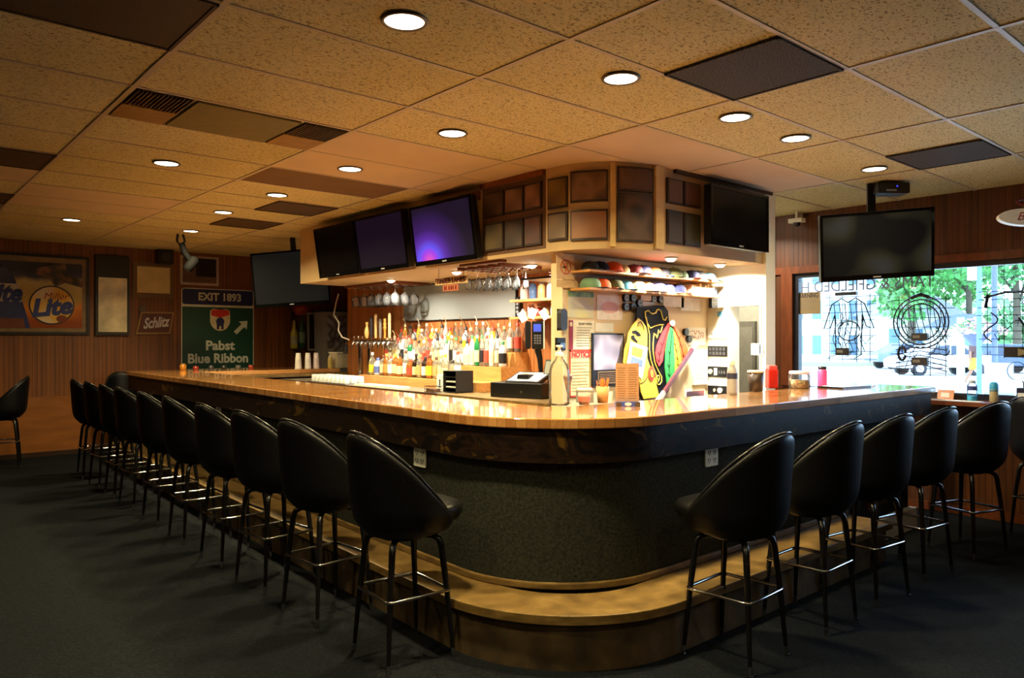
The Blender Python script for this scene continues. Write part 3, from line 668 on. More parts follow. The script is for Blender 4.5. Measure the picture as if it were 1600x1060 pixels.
def make_bottle_mesh(shape, gl, labcol, capcol, liquid):
    """returns empty with bottle > glass_body, liquid, label_wrap, cap"""
    S = dict(tall=(.036, .19, .235, .014, .30), round=(.043, .15, .2, .013, .27), square=(.04, .17, .205, .015, .26), slim=(.03, .2, .26, .012, .32), squat=(.048, .13, .165, .015, .21), flask=(.042, .16, .19, .013, .24))[shape]
    r, hs, hn, rn, ht = S
    t = thing('liquor_bottle', 'liquor bottle', 'bottle')
    prof = [(.0,0), (r*.92,.002), (r,.012), (r,hs), (r*.82,hs+(hn-hs)*.45), (rn*1.2,hn), (rn,hn+.01), (rn,ht-.02), (0,ht-.02)]
    b = MB().lathe(prof, n=14)
    b.build('glass_body', gl, t)
    if liquid: MB().lathe([(0,.006), (r*.88,.008), (r*.88,hs*.72), (0,hs*.72)], n=12).build('liquid', liquid, t)
    if labcol: MB().lathe([(r*1.015,hs*.2), (r*1.015,hs*.78)], n=14).build('label_wrap', labcol, t, fix=False)
    c = MB().lathe([(rn*1.25,ht-.045), (rn*1.25,ht-.015), (rn*.9,ht-.012), (0,ht-.012)], n=10)
    if capcol[1]: c.tube([(0,0,ht-.012), (0,0,ht+.01), (-.018,0,ht+.035), (-.03,0,ht+.05)], .0045, 6)
    c.build('cap', capcol[0], t)
    return t
G_clear = glassy('bottle_clear_glass', (.90,.94,.90), 1.5, .10, (.85,.88,.82)); G_amber = glassy('bottle_amber_glass', (.75,.35,.08), 1.5, .45, (.42,.16,.03))
G_green = glassy('bottle_green_glass', (.15,.6,.25), 1.5, .45, (.03,.32,.10)); G_blue = glassy('bottle_blue_glass', (.5,.7,.95), 1.5, .3, (.3,.5,.85)); G_dark = glassy('bottle_dark_glass', (.12,.06,.04), 1.5, .7, (.03,.015,.01))
G_frost = glassy('bottle_frosted_glass', (.95,.97,.97), 1.5, .6, (.9,.92,.92)); G_yel = glassy('bottle_yellow_glass', (.95,.8,.25), 1.5, .5, (.85,.6,.08))
GL = {'clear':G_clear, 'amber':G_amber, 'green':G_green, 'blue':G_blue, 'dark brown':G_dark, 'frosted':G_frost, 'yellow':G_yel}
COLS = {'white':(236,230,214), 'red':(196,70,52), 'orange':(222,132,66), 'yellow':(240,200,50), 'blue':(84,104,170), 'green':(70,130,84), 'cream':(226,206,160), 'black':(28,26,28), 'tan':(196,156,100), 'brown':(96,52,28)}
LIQ = {'clear':None, 'amber':mat('amber_liquor', (176,96,28), .15), 'red':mat('red_liquor', (150,30,20), .15), 'pale':mat('pale_liquor', (222,206,150), .15)}
rb = random.Random(11)
combos = {}
def bottle(shape, g_, l_, c_, spout, lq):
    k = (shape, g_, l_, c_, spout, lq)
    if k in combos: return combos[k], True
    combos[k] = make_bottle_mesh(shape, GL[g_], pc(COLS[l_], .5) if l_ else None, (pc(COLS[c_], .35), spout), LIQ[lq])
    return combos[k], False
tname = ['lowest', 'middle', 'top']
rows = [
 (0, 4.49, [(7.62,'round','clear','yellow','white',0,'pale'), (7.50,'squat','frosted','blue','blue',0,'clear'), (7.40,'flask','clear','cream','brown',0,'amber'), (7.31,'square','amber','orange','orange',0,'clear'), (7.22,'flask','clear','white','red',0,'amber'), (7.13,'square','amber','cream','yellow',0,'amber'), (7.02,'round','amber','cream','black',1,'amber'),
   (6.92,'tall','clear','white','brown',0,'amber'), (6.83,'squat','amber','red','red',0,'clear'), (6.73,'round','dark brown','cream','black',0,'clear'), (6.63,'square','clear','tan','tan',0,'pale'), (6.54,'flask','dark brown','white','black',0,'clear'), (6.45,'square','amber','yellow','brown',0,'clear'), (6.36,'flask','clear','tan','brown',0,'pale'), (6.27,'square','clear','cream','tan',0,'amber'), (6.18,'round','clear','cream','yellow',0,'pale'), (6.09,'squat','clear','tan','black',0,'amber'), (6.0,'tall','clear','white','red',0,'clear')]),
 (1, 4.69, None), (2, 4.86, None)]
shp = ['tall','slim','round','tall','slim','square']
def rand_row(n, y0, y1, seed, upper):
    q = random.Random(seed); R = []
    for i in range(n):
        y = y0+(y1-y0)*i/(n-1)
        if upper:
            g_ = q.choice(['clear','clear','clear','frosted','clear','clear','clear','yellow']); l_ = q.choice(['orange','white','red','white','cream','white','cream','orange','white','yellow'])
            c_ = q.choice(['tan','cream','white','red','black'])
        else:
            g_ = q.choice(['clear','frosted','frosted','clear','clear','clear','frosted','clear','green']); l_ = q.choice(['white','cream','white','white','cream','red','cream','black'])
            c_ = q.choice(['white','red','black','green','cream'])
        R.append((y, q.choice(shp), g_, l_, c_, q.random() < .6, q.choice(['clear','clear','pale','amber','clear'])))
    return R
rows[1] = (1, 4.69, rand_row(26, 7.62, 5.52, 5, False)); rows[2] = (2, 4.865, rand_row(24, 7.6, 5.52, 21, True))
for ti, x, R in rows:
    zt = tiers[ti][3]
    for i, (y, sh, g_, l_, c_, sp_, lq) in enumerate(R):
        pr, used = bottle(sh, g_, l_, c_, sp_, lq)
        lb = '%s %s bottle with %s label, %s tier of shelf, %s from left' % (sh if sh != 'square' else 'straight', g_, l_, tname[ti], ORD[i])
        L_ = (x+rb.uniform(-.012,.012), y, zt+.0005)
        if not used: pr.matrix_world = Matrix.Translation(L_); pr['label'] = lb; pr['group'] = 'liquor bottles on the %s shelf tier' % tname[ti]
        else:
            c_ob = copy_tree(pr, None, L_, rb.uniform(0, 6), lb); c_ob['group'] = 'liquor bottles on the %s shelf tier' % tname[ti]
# ------------------------------------------------------------------ blank board and lettered sign on the bottle wall
M_, w, h = onwall(630, 434, 806, 499, X=XB-.03)
t = thing('blank_board', 'large pale grey blank board on the wall above the bottles', 'board', M=M_)
zt = 2.12; zc = M_.translation.z
MB(M_).box(-w/2, w/2, 1.705-zc, zt-zc, -.028, -.004).build('backing', M_black, t)
MB(M_).box(-w/2+.008, w/2-.008, 1.713-zc, zt-zc-.008, -.004, 0).build('face', mat('satin_grey_face', (150,154,150), .38, var=.02, scale=1), t)
M_, w, h = onwall(680, 433, 729, 444, X=3.96)
t = thing('lettered_sign', 'wooden TIMBER LANES letter sign with small red plate hanging from the soffit', 'sign', M=M_)
MB(M_).box(-w/2, w/2, -h/2, h/2, -.012, 0).build('sign_board', mat('pale_sign_board', (206,176,120), .6), t)
text('lettering', 'TIMBER LANES', h*.98, loc(M_, 0, 0, .001), pc((90,36,20)), t, .004, fit=w*.92, bold=.002)
MB(M_).box(-w*.25, w*.22, -h*1.45, -h*.6, -.012, 0).build('red_plate', mat('faded_red_plate', (190,110,80), .6), t)
pm = MB(M_)
for k, ww in enumerate((.02, .008, .016, .02, .008, .018)): pm.box(-w*.2+k*w*.07, -w*.2+k*w*.07+ww, -h*1.3, -h*.75, .0, .004)
pm.build('worn_plate_lettering', pc((110,24,16)), t)
MB(M_).box(-w*.4, -w*.39, h/2, SZ-M_.translation.z, -.006, -.003).box(w*.39, w*.4, h/2, SZ-M_.translation.z, -.006, -.003).build('hanging_wires', M_wire, t)
# speaker strip right of board
M_, w, h = onwall(805, 464, 812, 500, X=XB-.04)
t = thing('narrow_banner', 'narrow black strip with grey lettering right of the blank board', 'sign', M=M_)
MB(M_).box(-w/2, w/2, -h/2, h/2, -.038, 0).build('strip', M_black, t)
for k in range(4): MB(M_).prism(ell(0, h*.36-k*h*.17, w*.3, h*.06, 12), 0, .004).build('mark', pc((150,150,150)), t)
# ------------------------------------------------------------------ hanging glasses
def make_glass(kind):
    t = thing('wine_glass' if kind == 'wine' else 'stem_glass', 'hanging glass', 'glass')
    if kind == 'wine':
        P_ = [(.040,0), (.039,-.002), (.005,-.006), (.004,-.075), (.016,-.088), (.046,-.115), (.057,-.15), (.054,-.185), (.043,-.22)]
    else:
        P_ = [(.03,0), (.029,-.002), (.004,-.006), (.004,-.06), (.01,-.07), (.024,-.1), (.027,-.14), (.025,-.17)]
    n = len(P_); k = 4
    outer_ = [(r, z) for r, z in P_]; inner_ = [(max(.001, r-.0018), z) for r, z in reversed(P_[k:])]
    MB().lathe(P_[:k+1], n=16).build('foot_and_stem', M_barglass, t, fix=False)
    MB().lathe(P_[k:]+inner_+[(0, P_[k][1]-.003)], n=18).build('bowl', M_barglass, t)
    return t
rk = thing('glass_rack', 'wooden hanging rack for wine glasses under the left end of soffit', 'rack', (4.55, 7.5, SZ-.03))
for k in range(7): MB().box(4.40, 4.85, 6.99+k*.17, 7.02+k*.17, SZ-.03, SZ-.003).build('rail', M_trimwood, rk)
MB().box(4.37, 4.40, 6.97, 8.06, SZ-.03, SZ-.003).build('front_rail', M_trimwood, rk)
wg = make_glass('wine'); first = True; k = 0
for a in range(3):
    for b in range(6):
        x = 4.46+a*.125; y = 7.09+b*.17; lb = 'round wine glass hanging upside down, %s rack row from right, %s from the front' % (ORD[b], ORD[a])
        if first: wg.matrix_world = Matrix.Translation((x, y, SZ-.032)); wg['label'] = lb; wg['group'] = 'wine glasses hanging at left under the soffit'; first = False
        else: copy_tree(wg, None, (x, y, SZ-.032), 0, lb)
rk = thing('glass_rack', 'dark wooden hanging rack for stem glasses under soffit near the partition', 'rack', (4.3, 5.2, SZ-.03))
for k in range(5): MB().box(4.02, 4.5, 4.78+k*.14, 4.805+k*.14, SZ-.03, SZ-.003).build('rail', M_trimwood, rk)
sg = make_glass('stem'); first = True
for b in range(4):
    for a in range(4):
        x = 4.08+a*.1; y = 4.998-.14+b*.14; lb = 'slim stem glass hanging upside down, %s row from partition, %s from the front' % (ORD[b], ORD[a])
        if first: sg.matrix_world = Matrix.Translation((x, y, SZ-.032)); sg['label'] = lb; sg['group'] = 'stem glasses hanging right of the lettered sign'; first = False
        else: copy_tree(sg, None, (x, y, SZ-.032), 0, lb)
# dark slotted strip on soffit underside
t = tag(MB().box(3.88, 3.94, 4.6, 5.15, SZ-.02, SZ-.001).build('slotted_strip', M_trimwood), 'dark red-brown slotted strip under the soffit edge', 'trim')
# ------------------------------------------------------------------ shelves between board and partition
shl = []
for k, (z, lb) in enumerate(((1.86,'upper'), (1.70,'lower'))):
    o = MB().box(4.62, XB-.002, 4.55, 5.35, z-.022, z).build('wall_shelf', M_shelfw)
    tag(o, 'short orange wood shelf left of the partition, %s one' % lb, 'shelf'); shl.append(z)
hs = tag(MB().box(4.2, 4.6, 4.2, 4.72, 1.985, 2.0).build('hanging_shelf', M_dkframe), 'small dark hanging shelf below the soffit by the partition', 'shelf')
for dx, dy in ((.01,.01), (.39,.51), (.01,.51)):
    tag(MB().tube([(4.2+dx, 4.2+dy, 2.0), (4.2+dx, 4.2+dy, SZ-.001)], .003, 5).build('support_rod', M_wire, hs), None)
for i, (x, y, sz, col, nm, lb) in enumerate([(4.32,4.42,.05,(70,84,40),'potted_plant','small green trinket plant on the dark hanging shelf'), (4.42,4.56,.045,(150,80,50),'figurine','little brown ornament on the dark hanging shelf')]):
    t = thing(nm, lb, 'ornament', (x, y, 2.0)); T = Matrix.Translation((x, y, 2.0))
    MB(T).lathe([(.02,0),(.028,.03),(0,.03)], n=10).build('pot', pc((150,90,50)), t)
    m_ = MB(T)
    for q in range(9):
        a = q*.9; m_.tube([(0,0,.03), (.02*math.cos(a), .02*math.sin(a), .05+.004*q), (.04*math.cos(a), .04*math.sin(a), .055)], [.006,.005,.002], 5)
    m_.build('leaves', pc(col), t)
def jar(nm, lb, cat, p, r, h, col, capcol, grp=None, capn='lid'):
    t = thing(nm, lb, cat, p, grp); T = Matrix.Translation(p)
    MB(T).lathe([(r*.9,0), (r,.006), (r,h*.78), (r*.72,h*.86), (r*.72,h*.9)], n=16).build('body', col, t)
    MB(T).lathe([(r*.76,h*.88), (r*.78,h*.9), (r*.76,h), (0,h)], n=16).build(capn, capcol, t)
    return t
q = random.Random(3)
names = ['white','blue','clear','tan','red','pink','cream','orange']
cc = [(235,232,224),(60,80,170),(210,220,215),(190,150,100),(190,50,40),(220,150,150),(230,210,170),(224,130,60)]
for i in range(7):
    c_ = pc(cc[i], .4)
    jar('small_bottle', 'small %s bottle on the lower orange shelf' % names[i], 'bottle', (4.72, 4.66+i*.1, 1.70), .028+.006*(i % 2), .075+.02*(i % 3), c_, pc((240,236,230), .4), 'small containers on the lower orange shelf')
for i in range(6):
    jar('drinking_glass', 'tall %s glass on upper orange shelf, %s from the right' % (['frosted','clear','cream tinted','tan tinted','blue tinted','pale pink'][i], ORD[i]), 'glass', (4.74, 4.68+i*.12, 1.86), .036, .15, [G_frost,G_clear,pc((236,220,180), .3),pc((214,170,110), .3),G_blue,pc((240,214,200), .3)][i], [G_frost,G_clear,G_clear,G_clear,G_blue,G_frost][i], 'glasses on the upper orange shelf', 'rim')
# ------------------------------------------------------------------ beer taps at the far left of the bottle wall
tw = thing('beer_tap_tower', 'chrome beer tap bar with a row of faucets and tall handles', 'beer tap', (4.6, 8.0, CT))
y0_, y1_ = 7.35, 8.15
ZT = 1.46
MB().tube([(4.62, y0_-.05, ZT), (4.62, y1_+.06, ZT)], .026, 12).tube([(4.62, 7.9, CT), (4.62, 7.9, ZT)], .03, 12).tube([(4.62, 8.12, CT), (4.62, 8.12, ZT)], .03, 12).build('tap_rail', M_chrome, tw)
HND = [('pin_handle',(222,186,110)), ('dark_handle',(46,42,48)), ('tall_handle',(200,164,104)), ('slim_handle',(120,110,100)), ('carved_handle',(190,130,50)), ('pale_handle',(214,180,130))]
for i in range(9):
    y = y1_-i*(y1_-y0_)/8; x = 4.62
    fx = MB().tube([(x-.02, y, ZT), (x-.075, y, ZT+.005), (x-.095, y, ZT-.02), (x-.1, y, ZT-.07)], [.011,.013,.012,.008], 8).tube([(x-.07, y, ZT+.01), (x-.07, y, ZT+.045)], .007, 8).build('faucet', M_chrome, tw)
    if i >= 3:
        nm, col = HND[i-3]
        if i == 3: pf = [(.012,0),(.026,.03),(.032,.07),(.024,.11),(.013,.14),(.012,.155),(.019,.172),(.017,.19),(0,.197)]
        elif i == 7: pf = [(.012,0),(.014,.1),(.024,.12),(.014,.14),(.022,.17),(.012,.19),(.02,.215),(0,.235)]
        else: pf = [(.010,0),(.016,.02),(.018,.2+.03*(i % 3)),(.012,.22+.03*(i % 3)),(0,.23+.03*(i % 3))]
        MB(Matrix.Translation((x-.07, y, ZT+.045))).lathe(pf, n=14).build(nm, pc(col, .4), tw)
    else: MB(Matrix.Translation((x-.07, y, ZT+.045))).lathe([(.007,0),(.009,.02),(.0,.03)], n=10).build('tap_lever', M_chrome, tw)
hose = tag(MB().tube([(4.55, 8.55, 2.06), (4.5, 8.52, 1.95), (4.46, 8.5, 1.8), (4.5, 8.44, 1.7), (4.46, 8.38, 1.6), (4.44, 8.25, 1.52), (4.46, 8.12, 1.49)], .009, 8).build('drink_hose', mat('grey_hose', (196,184,166), .5)), 'pale grey coiled drink hose dangling left of the taps', 'hose')
t = thing('soda_gun', 'small black soda gun hanging at left end of the taps', 'dispenser', (4.46, 8.2, 1.32))
MB(Matrix.Translation((4.46, 8.2, 1.32))).prism(rrect(.05, .045, .01), 0, .1).build('gun_body', M_black, t)
MB(Matrix.Translation((4.46, 8.2, 1.32))).tube([(0,0,.1), (0,0,.14)], .01, 8).build('gun_neck', M_chrome, t)
# glasses tray and cutting board on steel top
tr = thing('glass_tray', 'low steel-rimmed tray of upturned tumblers at far end of the back counter', 'tray', (4.1, 7.9, CT))
MB().box(3.99, 4.3, 7.35, 8.25, CT, CT+.008).build('tray', M_steel, tr)
gp = None
for i in range(9):
    for j in range(3):
        p_ = (4.04+j*.09, 7.41+i*.095, CT+.008)
        lb = 'small upturned tumbler on the tray, %s column from the right, %s from front' % (ORD[i], ORD[j])
        if gp is None:
            T = Matrix.Translation(p_); gp = MB(T).lathe([(.036,0), (.037,.002), (.031,.075), (.028,.078), (0,.078)], n=14).build('tumbler', G_frost); tag(gp, lb, 'glass', 'upturned tumblers on the tray')
        else:
            c_ = gp.copy(); C.objects.link(c_); c_.location = Vector(p_); c_['label'] = lb
t = tag(MB().box(4.02, 4.2, 6.4, 7.2, CT+.0005, CT+.016).build('cutting_board', mat('pale_green_board', (220,220,196), .5)), 'long pale cutting board lying on the steel counter', 'board')
# napkin box, letter organiser
t = thing('menu_box', 'white upright box with small dark print beside the black organiser', 'box', (4.3, 5.92, CT))
F = frame((4.24, 5.9, CT+.075), (0,-1,0))
MB(F).box(-.09, .09, -.073, .075, -.06, 0).build('box_body', M_paper, t)
MB(F).box(-.05, -.03, -.03, .03, 0, .0015).box(-.06, -.02, -.05, -.04, 0, .0015).build('print', M_black, t)
og = thing('file_organizer', 'black wire mesh file organiser beside the register', 'organizer', (4.2, 5.62, CT))
F = frame((4.12, 5.62, CT+.1), (0,-1,0)); b_ = MB(F)
b_.box(-.1, -.095, -.1, .1, -.2, 0).box(.095, .1, -.1, .1, -.2, 0).box(-.1, .1, -.1, -.095, -.2, 0).box(-.1, .1, .095, .1, -.2, 0).box(-.1, .1, -.1, .1, -.2, -.195)
b_.build('frame', mat('black_mesh', (34,34,34), .5), og)
for k in range(3): MB(F).box(-.095, .095, -.06+k*.05, -.055+k*.05, -.195, -.01).build('tray_shelf', mat('black_mesh', (34,34,34), .5), og)
for k in range(2): MB(F).box(-.08, .07, -.054+k*.05, -.045+k*.05, -.18, -.02).build('papers', M_paper, og)
t = thing('wire_basket', 'low black wire basket in front of the organiser', 'basket', (4.03, 5.72, CT))
b_ = MB(Matrix.Translation((4.045, 5.77, CT)))
for z in (.004, .03, .055): b_.tube([(-.05,-.07,z), (.05,-.07,z), (.05,.07,z), (-.05,.07,z)], .003, 5, closed=True)
for x in (-.05, 0, .05):
    for y in (-.07, -.02, .03, .07): b_.tube([(x,y,.002), (x,y,.055)], .002, 4)
b_.build('wires', M_wire, t); MB(Matrix.Translation((4.045, 5.77, CT))).box(-.04, .04, -.06, .06, .002, .03).build('contents', mat('brown_contents', (120,84,60), .6), t)
# ------------------------------------------------------------------ cash register
ca, cb = at(766, 620, z=CT), at(846, 624, z=CT)
u = Vector((cb.x-ca.x, cb.y-ca.y, 0)); wd = u.length; u.normalize()
F = frame(((ca.x+cb.x)/2, (ca.y+cb.y)/2, CT), u)
rg = thing('cash_register', 'black cash register drawer with a tilted touch terminal on top', 'cash register', M=Matrix.Translation(F.translation))
MB(F).box(-wd/2, wd/2, 0, .125, -.38, 0).build('cash_drawer', M_black, rg, bevel=.006)
MB(F).prism(ell(.06, .05, .012, .012, 14), 0, .004).build('lock', M_steel, rg)
F3 = F @ Matrix.Translation((.03, .17, -.16)) @ Matrix.Rotation(-PI/2+.32, 4, 'X')
MB(F).prism([(-.06,.125),(.08,.125),(.06,.19),(-.04,.19)], -.24, -.1).build('stand', M_black, rg)
MB(F3).prism(rrect(.34, .24, .012), -.03, 0).build('terminal', M_black, rg)
MB(F3).box(-.15, .15, -.1, .1, 0, .002).build('terminal_screen', mat('bright_terminal_screen', (200,205,200), .25), rg)
F4 = F @ Matrix.Translation((.2, .25, -.24)) @ Matrix.Rotation(-.3, 4, 'X')
MB(F4).box(-.06, .06, -.07, .07, -.02, 0).build('small_display', M_black, rg)
MB(F4).box(-.05, .045, -.055, .055, 0, .002).build('display_glass', mat('grey_green_lcd', (120,122,108), .3), rg)
MB(F4).box(-.015, .015, -.13, -.06, -.02, -.01).build('display_post', M_black, rg)
# paper stacks right of the drawer
for i in range(7):
    p = at(856, 600, z=CT); T = Matrix.Translation((p.x+.12, p.y-.0, CT-.002+i*.034)) @ Matrix.Rotation(-.65+.05*((i*37) % 5-2), 4, 'Z')
    o = MB(T).box(-.14, .11, -.11, .11, 0.0005, .016 if i % 2 else .03).build('paper_stack', M_paper if i % 3 else pc((206,180,140)), None)
    tag(o, '%s bundle of papers stacked right of the cash register, %s from the bottom' % ('white' if i % 3 else 'tan', ORD[i]), 'papers', 'paper bundles beside the register')
# wall phone terminal
M_, w, h = onwall(826, 501, 856, 547, Y=4.85)
p = at(840, 524, Y=4.75); F = frame(p, RGT)
t = thing('payment_terminal', 'black card payment phone with blue screen on a stand by the partition', 'phone', M=F)
MB(F).prism(rrect(.1, .24, .012), -.05, 0).build('body', M_black, t)
MB(F).prism(rrect(.05, .24, .022, cx=-.082), -.05, .02).build('handset', M_black, t)
MB(F).box(-.035, .03, .03, .095, 0, .003).build('display', mat('blue_display', (60,80,190), .3, emit=.6), t)
kk = MB(F)
for a in range(3):
    for b in range(4): kk.box(-.03+a*.022, -.015+a*.022, -.01-b*.022, .004-b*.022, 0, .004)
kk.build('keys', pc((110,110,114)), t)
MB(F).box(.05, .06, -.12, .12, -.05, .002).build('side_trim', M_white, t)
MB(F).tube([(0,-.12,-.03), (.02,-.2,-.04), (.03,-.3,-.05), (.03,CT-p.z+.0,-.05)], [.03,.025,.02,.02], 8).build('stand_arm', M_black, t)
for i, (dx, dz, r, c_) in enumerate([(-.13,.1,.5,(236,230,200)), (-.04,.13,-.4,(222,232,190)), (.06,.12,.6,(238,214,206))]):
    T = F @ Matrix.Translation((dx, dz+.06, -.08-.01*i)) @ Matrix.Rotation(r, 4, 'Z')
    tag(MB(T).box(-.03, .03, -.045, .045, 0, .001).build('loose_note', pc(tuple(int(v*.8) for v in c_))), '%s paper slip stuck behind the payment phone' % ['cream','greenish','pinkish'][i], 'paper')
# ------------------------------------------------------------------ partition wall items (face Y = YP)
def flat(nm, lb, cat, r, col, th=.004, dY=0, grp=None, X=None, frame_w=0, framecol=None):
    M_, w, h = onwall(*r, **({'X': X} if X is not None else {'Y': YP-dY}))
    t = thing(nm, lb, cat, M=M_, group=grp)
    MB(M_).box(-w/2, w/2, -h/2, h/2, .0008, th).build('sheet', col, t)
    if frame_w:
        f = MB(M_); f.box(-w/2, w/2, h/2-frame_w, h/2, th, th+.004).box(-w/2, w/2, -h/2, -h/2+frame_w, th, th+.004).box(-w/2, -w/2+frame_w, -h/2, h/2, th, th+.004).box(w/2-frame_w, w/2, -h/2, h/2, th, th+.004)
        f.build('border', framecol, t)
    return t, M_, w, h
def lines(t, M_, x0, x1, y0, y1, n, col, th=.006, name='print_lines', ragged=.25, seed=1):
    q = random.Random(seed); m_ = MB(M_); dh = (y1-y0)/n
    for k in range(n):
        e = x1-(x1-x0)*ragged*q.random(); m_.box(x0, e, y0+dh*k+dh*.35, y0+dh*k+dh*.6, th-.0012, th)
    return m_.build(name, col, t)
# no smoking sign hanging at the corner
t, M_, w, h = flat('no_smoking_sign', 'no smoking sign with red ring at the partition corner under the soffit', 'sign', (869,398,897,437), pc((214,186,150)), dY=.02)
ring = MB(M_); ring.add([((r_)*math.cos(2*PI*k/28), (r_)*math.sin(2*PI*k/28), .0055) for r_ in (.055,.048) for k in range(28)], [(k, (k+1) % 28, 28+(k+1) % 28, 28+k) for k in range(28)])
ring.box(-.003, .003, -.05, .05, .0045, .0058); T2 = M_ @ Matrix.Rotation(PI/4, 4, 'Z'); ring.M = T2; ring.box(-.003, .003, -.05, .05, .0045, .0062)
ring.build('red_ring', pc((190,60,50)), t)
MB(M_).box(-.03, .012, -.006, .004, .004, .006).build('cigarette', M_black, t)
MB(M_).tube([(.012,.0,.005), (.02,.012,.005), (.012,.02,.005), (.022,.032,.005)], .002, 5).build('smoke', M_black, t)
flat('small_notice', 'small faded card just below the no smoking sign', 'paper', (869,438,902,450), pc((212,184,150)), dY=.02)
t, M_, w, h = flat('green_calendar', 'pale green blurred calendar with dark green top', 'poster', (887,454,927,497), soft_pic(40, [(214,206,120),(206,200,180),(220,214,150)]))
MB(M_).box(-w/2, w/2, h*.26, h/2, .004, .006).build('green_header', ramp_noise('green_header', [(.4,(70,110,30)),(.6,(130,160,60))], scale=12), t)
t, M_, w, h = flat('pink_poster', 'white poster with blurred pinkish red centre beside the green calendar', 'poster', (932,462,972,500), pc((240,226,214)))
MB(M_).prism(ell(0, .0, w*.34, h*.24), .004, .0055).build('pink_patch', soft_pic(41, [(232,160,140),(240,196,180)]), t)
t, M_, w, h = flat('health_permit', 'white notice with dark red side strip above the red NOTICE sign', 'poster', (888,501,928,546), pc((238,230,206)))
MB(M_).box(-w/2, -w/2+.045, -h/2, h/2, .004, .006).build('red_strip', pc((150,26,40)), t)
MB(M_).prism(ell(-w/2+.0225, h*.36, .015, .018, 16), .006, .0075).build('round_seal', pc((226,206,190)), t)
lines(t, M_, -w*.2, w*.44, -h*.42, h*.3, 8, pc((150,140,110)), seed=2)
text('heading', 'SECURITY NOTICE', .022, loc(M_, w*.14, h*.38, .005), pc((60,56,50)), t, .0008, sx=.8)
t, M_, w, h = flat('notice_sign', 'tan sign with red NOTICE heading and red border', 'sign', (889,547,925,620), pc((226,206,160)), frame_w=.012, framecol=pc((206,60,46)))
MB(M_).box(-w/2+.012, w/2-.012, h*.33, h*.47, .004, .006).build('heading_band', pc((236,190,160)), t)
text('heading', 'NOTICE', .055, loc(M_, 0, h*.395, .0065), pc((206,50,40)), t, .001, fit=w*.82, bold=.0025)
lines(t, M_, -w*.38, w*.38, -h*.4, h*.27, 10, pc((186,164,120)), seed=3)
t, M_, w, h = flat('wall_plaque', 'black plaque with blurred grey-blue photo above an engraved plate', 'plaque', (923,521,972,602), M_black, th=.018)
MB(M_).box(-w*.46, w*.46, -h*.2, h*.47, .018, .02).build('photo', soft_pic(42, [(110,110,140),(176,170,196),(90,92,120)]), t)
pl = MB(M_).box(-w*.32, w*.42, -h*.46, -h*.24, .018, .02).build('engraved_plate', pc((40,34,30), .3), t)
MB(M_).box(-w*.33, w*.43, -h*.245, -h*.235, .02, .021).box(-w*.33, w*.43, -h*.465, -h*.455, .02, .021).box(-w*.33, -w*.32, -h*.46, -h*.24, .02, .021).build('gold_rule', pc((190,160,110)), pl)
lines(t, M_, -w*.28, w*.38, -h*.44, -h*.27, 5, pc((150,120,80)), th=.0215, seed=4)
t, M_, w, h = flat('pillar_handset', 'dark grey rounded handset fixed on the partition edge', 'phone', (870,483,880,517), M_black, th=.004)
MB(M_).prism(rrect(w, h, w*.45), .004, .045).build('rounded_cover', mat('slate_plastic', (50,52,58), .35), t)
t, M_, w, h = flat('pillar_bracket', 'small black bracket below the handset on the partition edge', 'bracket', (867,528,880,548), M_black, th=.025)
MB(M_).box(-w*.3, w*.3, -h*.3, h*.1, .025, .04).build('clip', M_chrome, t)
# hockey pucks
pk = [(975,466),(986,466),(975,480),(986,480),(996,474),(1018,468),(1029,468),(1069,519),(1074,530)]
pkl = ['black puck in the cluster, upper left','black puck in the cluster, upper right','black puck in the cluster, lower left','black puck in the cluster, lower right','black puck sticking out right of the cluster','black puck under the shelf, left of the white sheets','black puck with white face touching the white sheets','black puck right of the feathered board, upper','black puck right of the feathered board, lower']
for (a, b), lb in zip(pk, pkl):
    p = at(a, b, Y=YP); F = frame((p.x, YP, p.z), (1,0,0))
    t = thing('hockey_puck', lb, 'puck', M=F, group='hockey pucks on the partition wall')
    MB(F).prism(ell(0, 0, .031, .031, 24), .001, .03).build('puck_body', M_black, t)
    MB(F).prism(ell(0, 0, .022, .022, 20), .03, .0315).build('printed_face', pc((150,152,140) if a < 1060 else (70,70,72)), t)
    MB(F).prism(ell(0, .002, .012, .01, 12), .0315, .0325).build('emblem', pc((40,60,44)), t)
# papers
for r, c_, lb in (((1036,455,1068,480),(244,243,238),'large white sheet hanging from the shelf, left one'), ((1064,458,1094,486),(246,245,240),'large white sheet hanging from the shelf, right one'), ((1000,472,1022,480),(236,232,224),'folded white paper above the feathered board'),
                  ((1001,456,1017,470),(226,200,170),'tan card hanging from the shelf')):
    flat('paper_sheet', lb, 'paper', r, pc(c_), dY=.025)
t, M_, w, h = flat('marker_sheet', 'white sheet with red handwriting near the corner', 'paper', (1074,512,1102,540), M_paper)
q = random.Random(5); m_ = MB(M_)
for k in range(2):
    pts = [(-w*.38+w*.76*i/16, h*(.22-.26*k)+q.uniform(-.02,.02), .0055) for i in range(17)]; m_.tube(pts, .0022, 4)
m_.build('red_handwriting', pc((206,90,80)), t)
t, M_, w, h = flat('paper_pad', 'thick white wall pad hanging below the red-written sheet', 'calendar', (1081,546,1103,601), M_paper, th=.02)
lines(t, M_, -w*.4, w*.4, -h*.35, h*.35, 9, pc((206,206,212)), th=.0212, seed=8)
t, M_, w, h = flat('small_photo', 'small photo print low on the wall right of the hockey stick', 'photo', (1070,608,1101,624), M_paper)
MB(M_).box(-w*.44, w*.44, -h*.4, h*.3, .004, .0055).build('picture', soft_pic(43, [(190,120,120),(60,50,80),(226,190,176)]), t)
flat('white_card', 'white blank card left of the feathered board', 'paper', (930,505,958,519), M_paper)
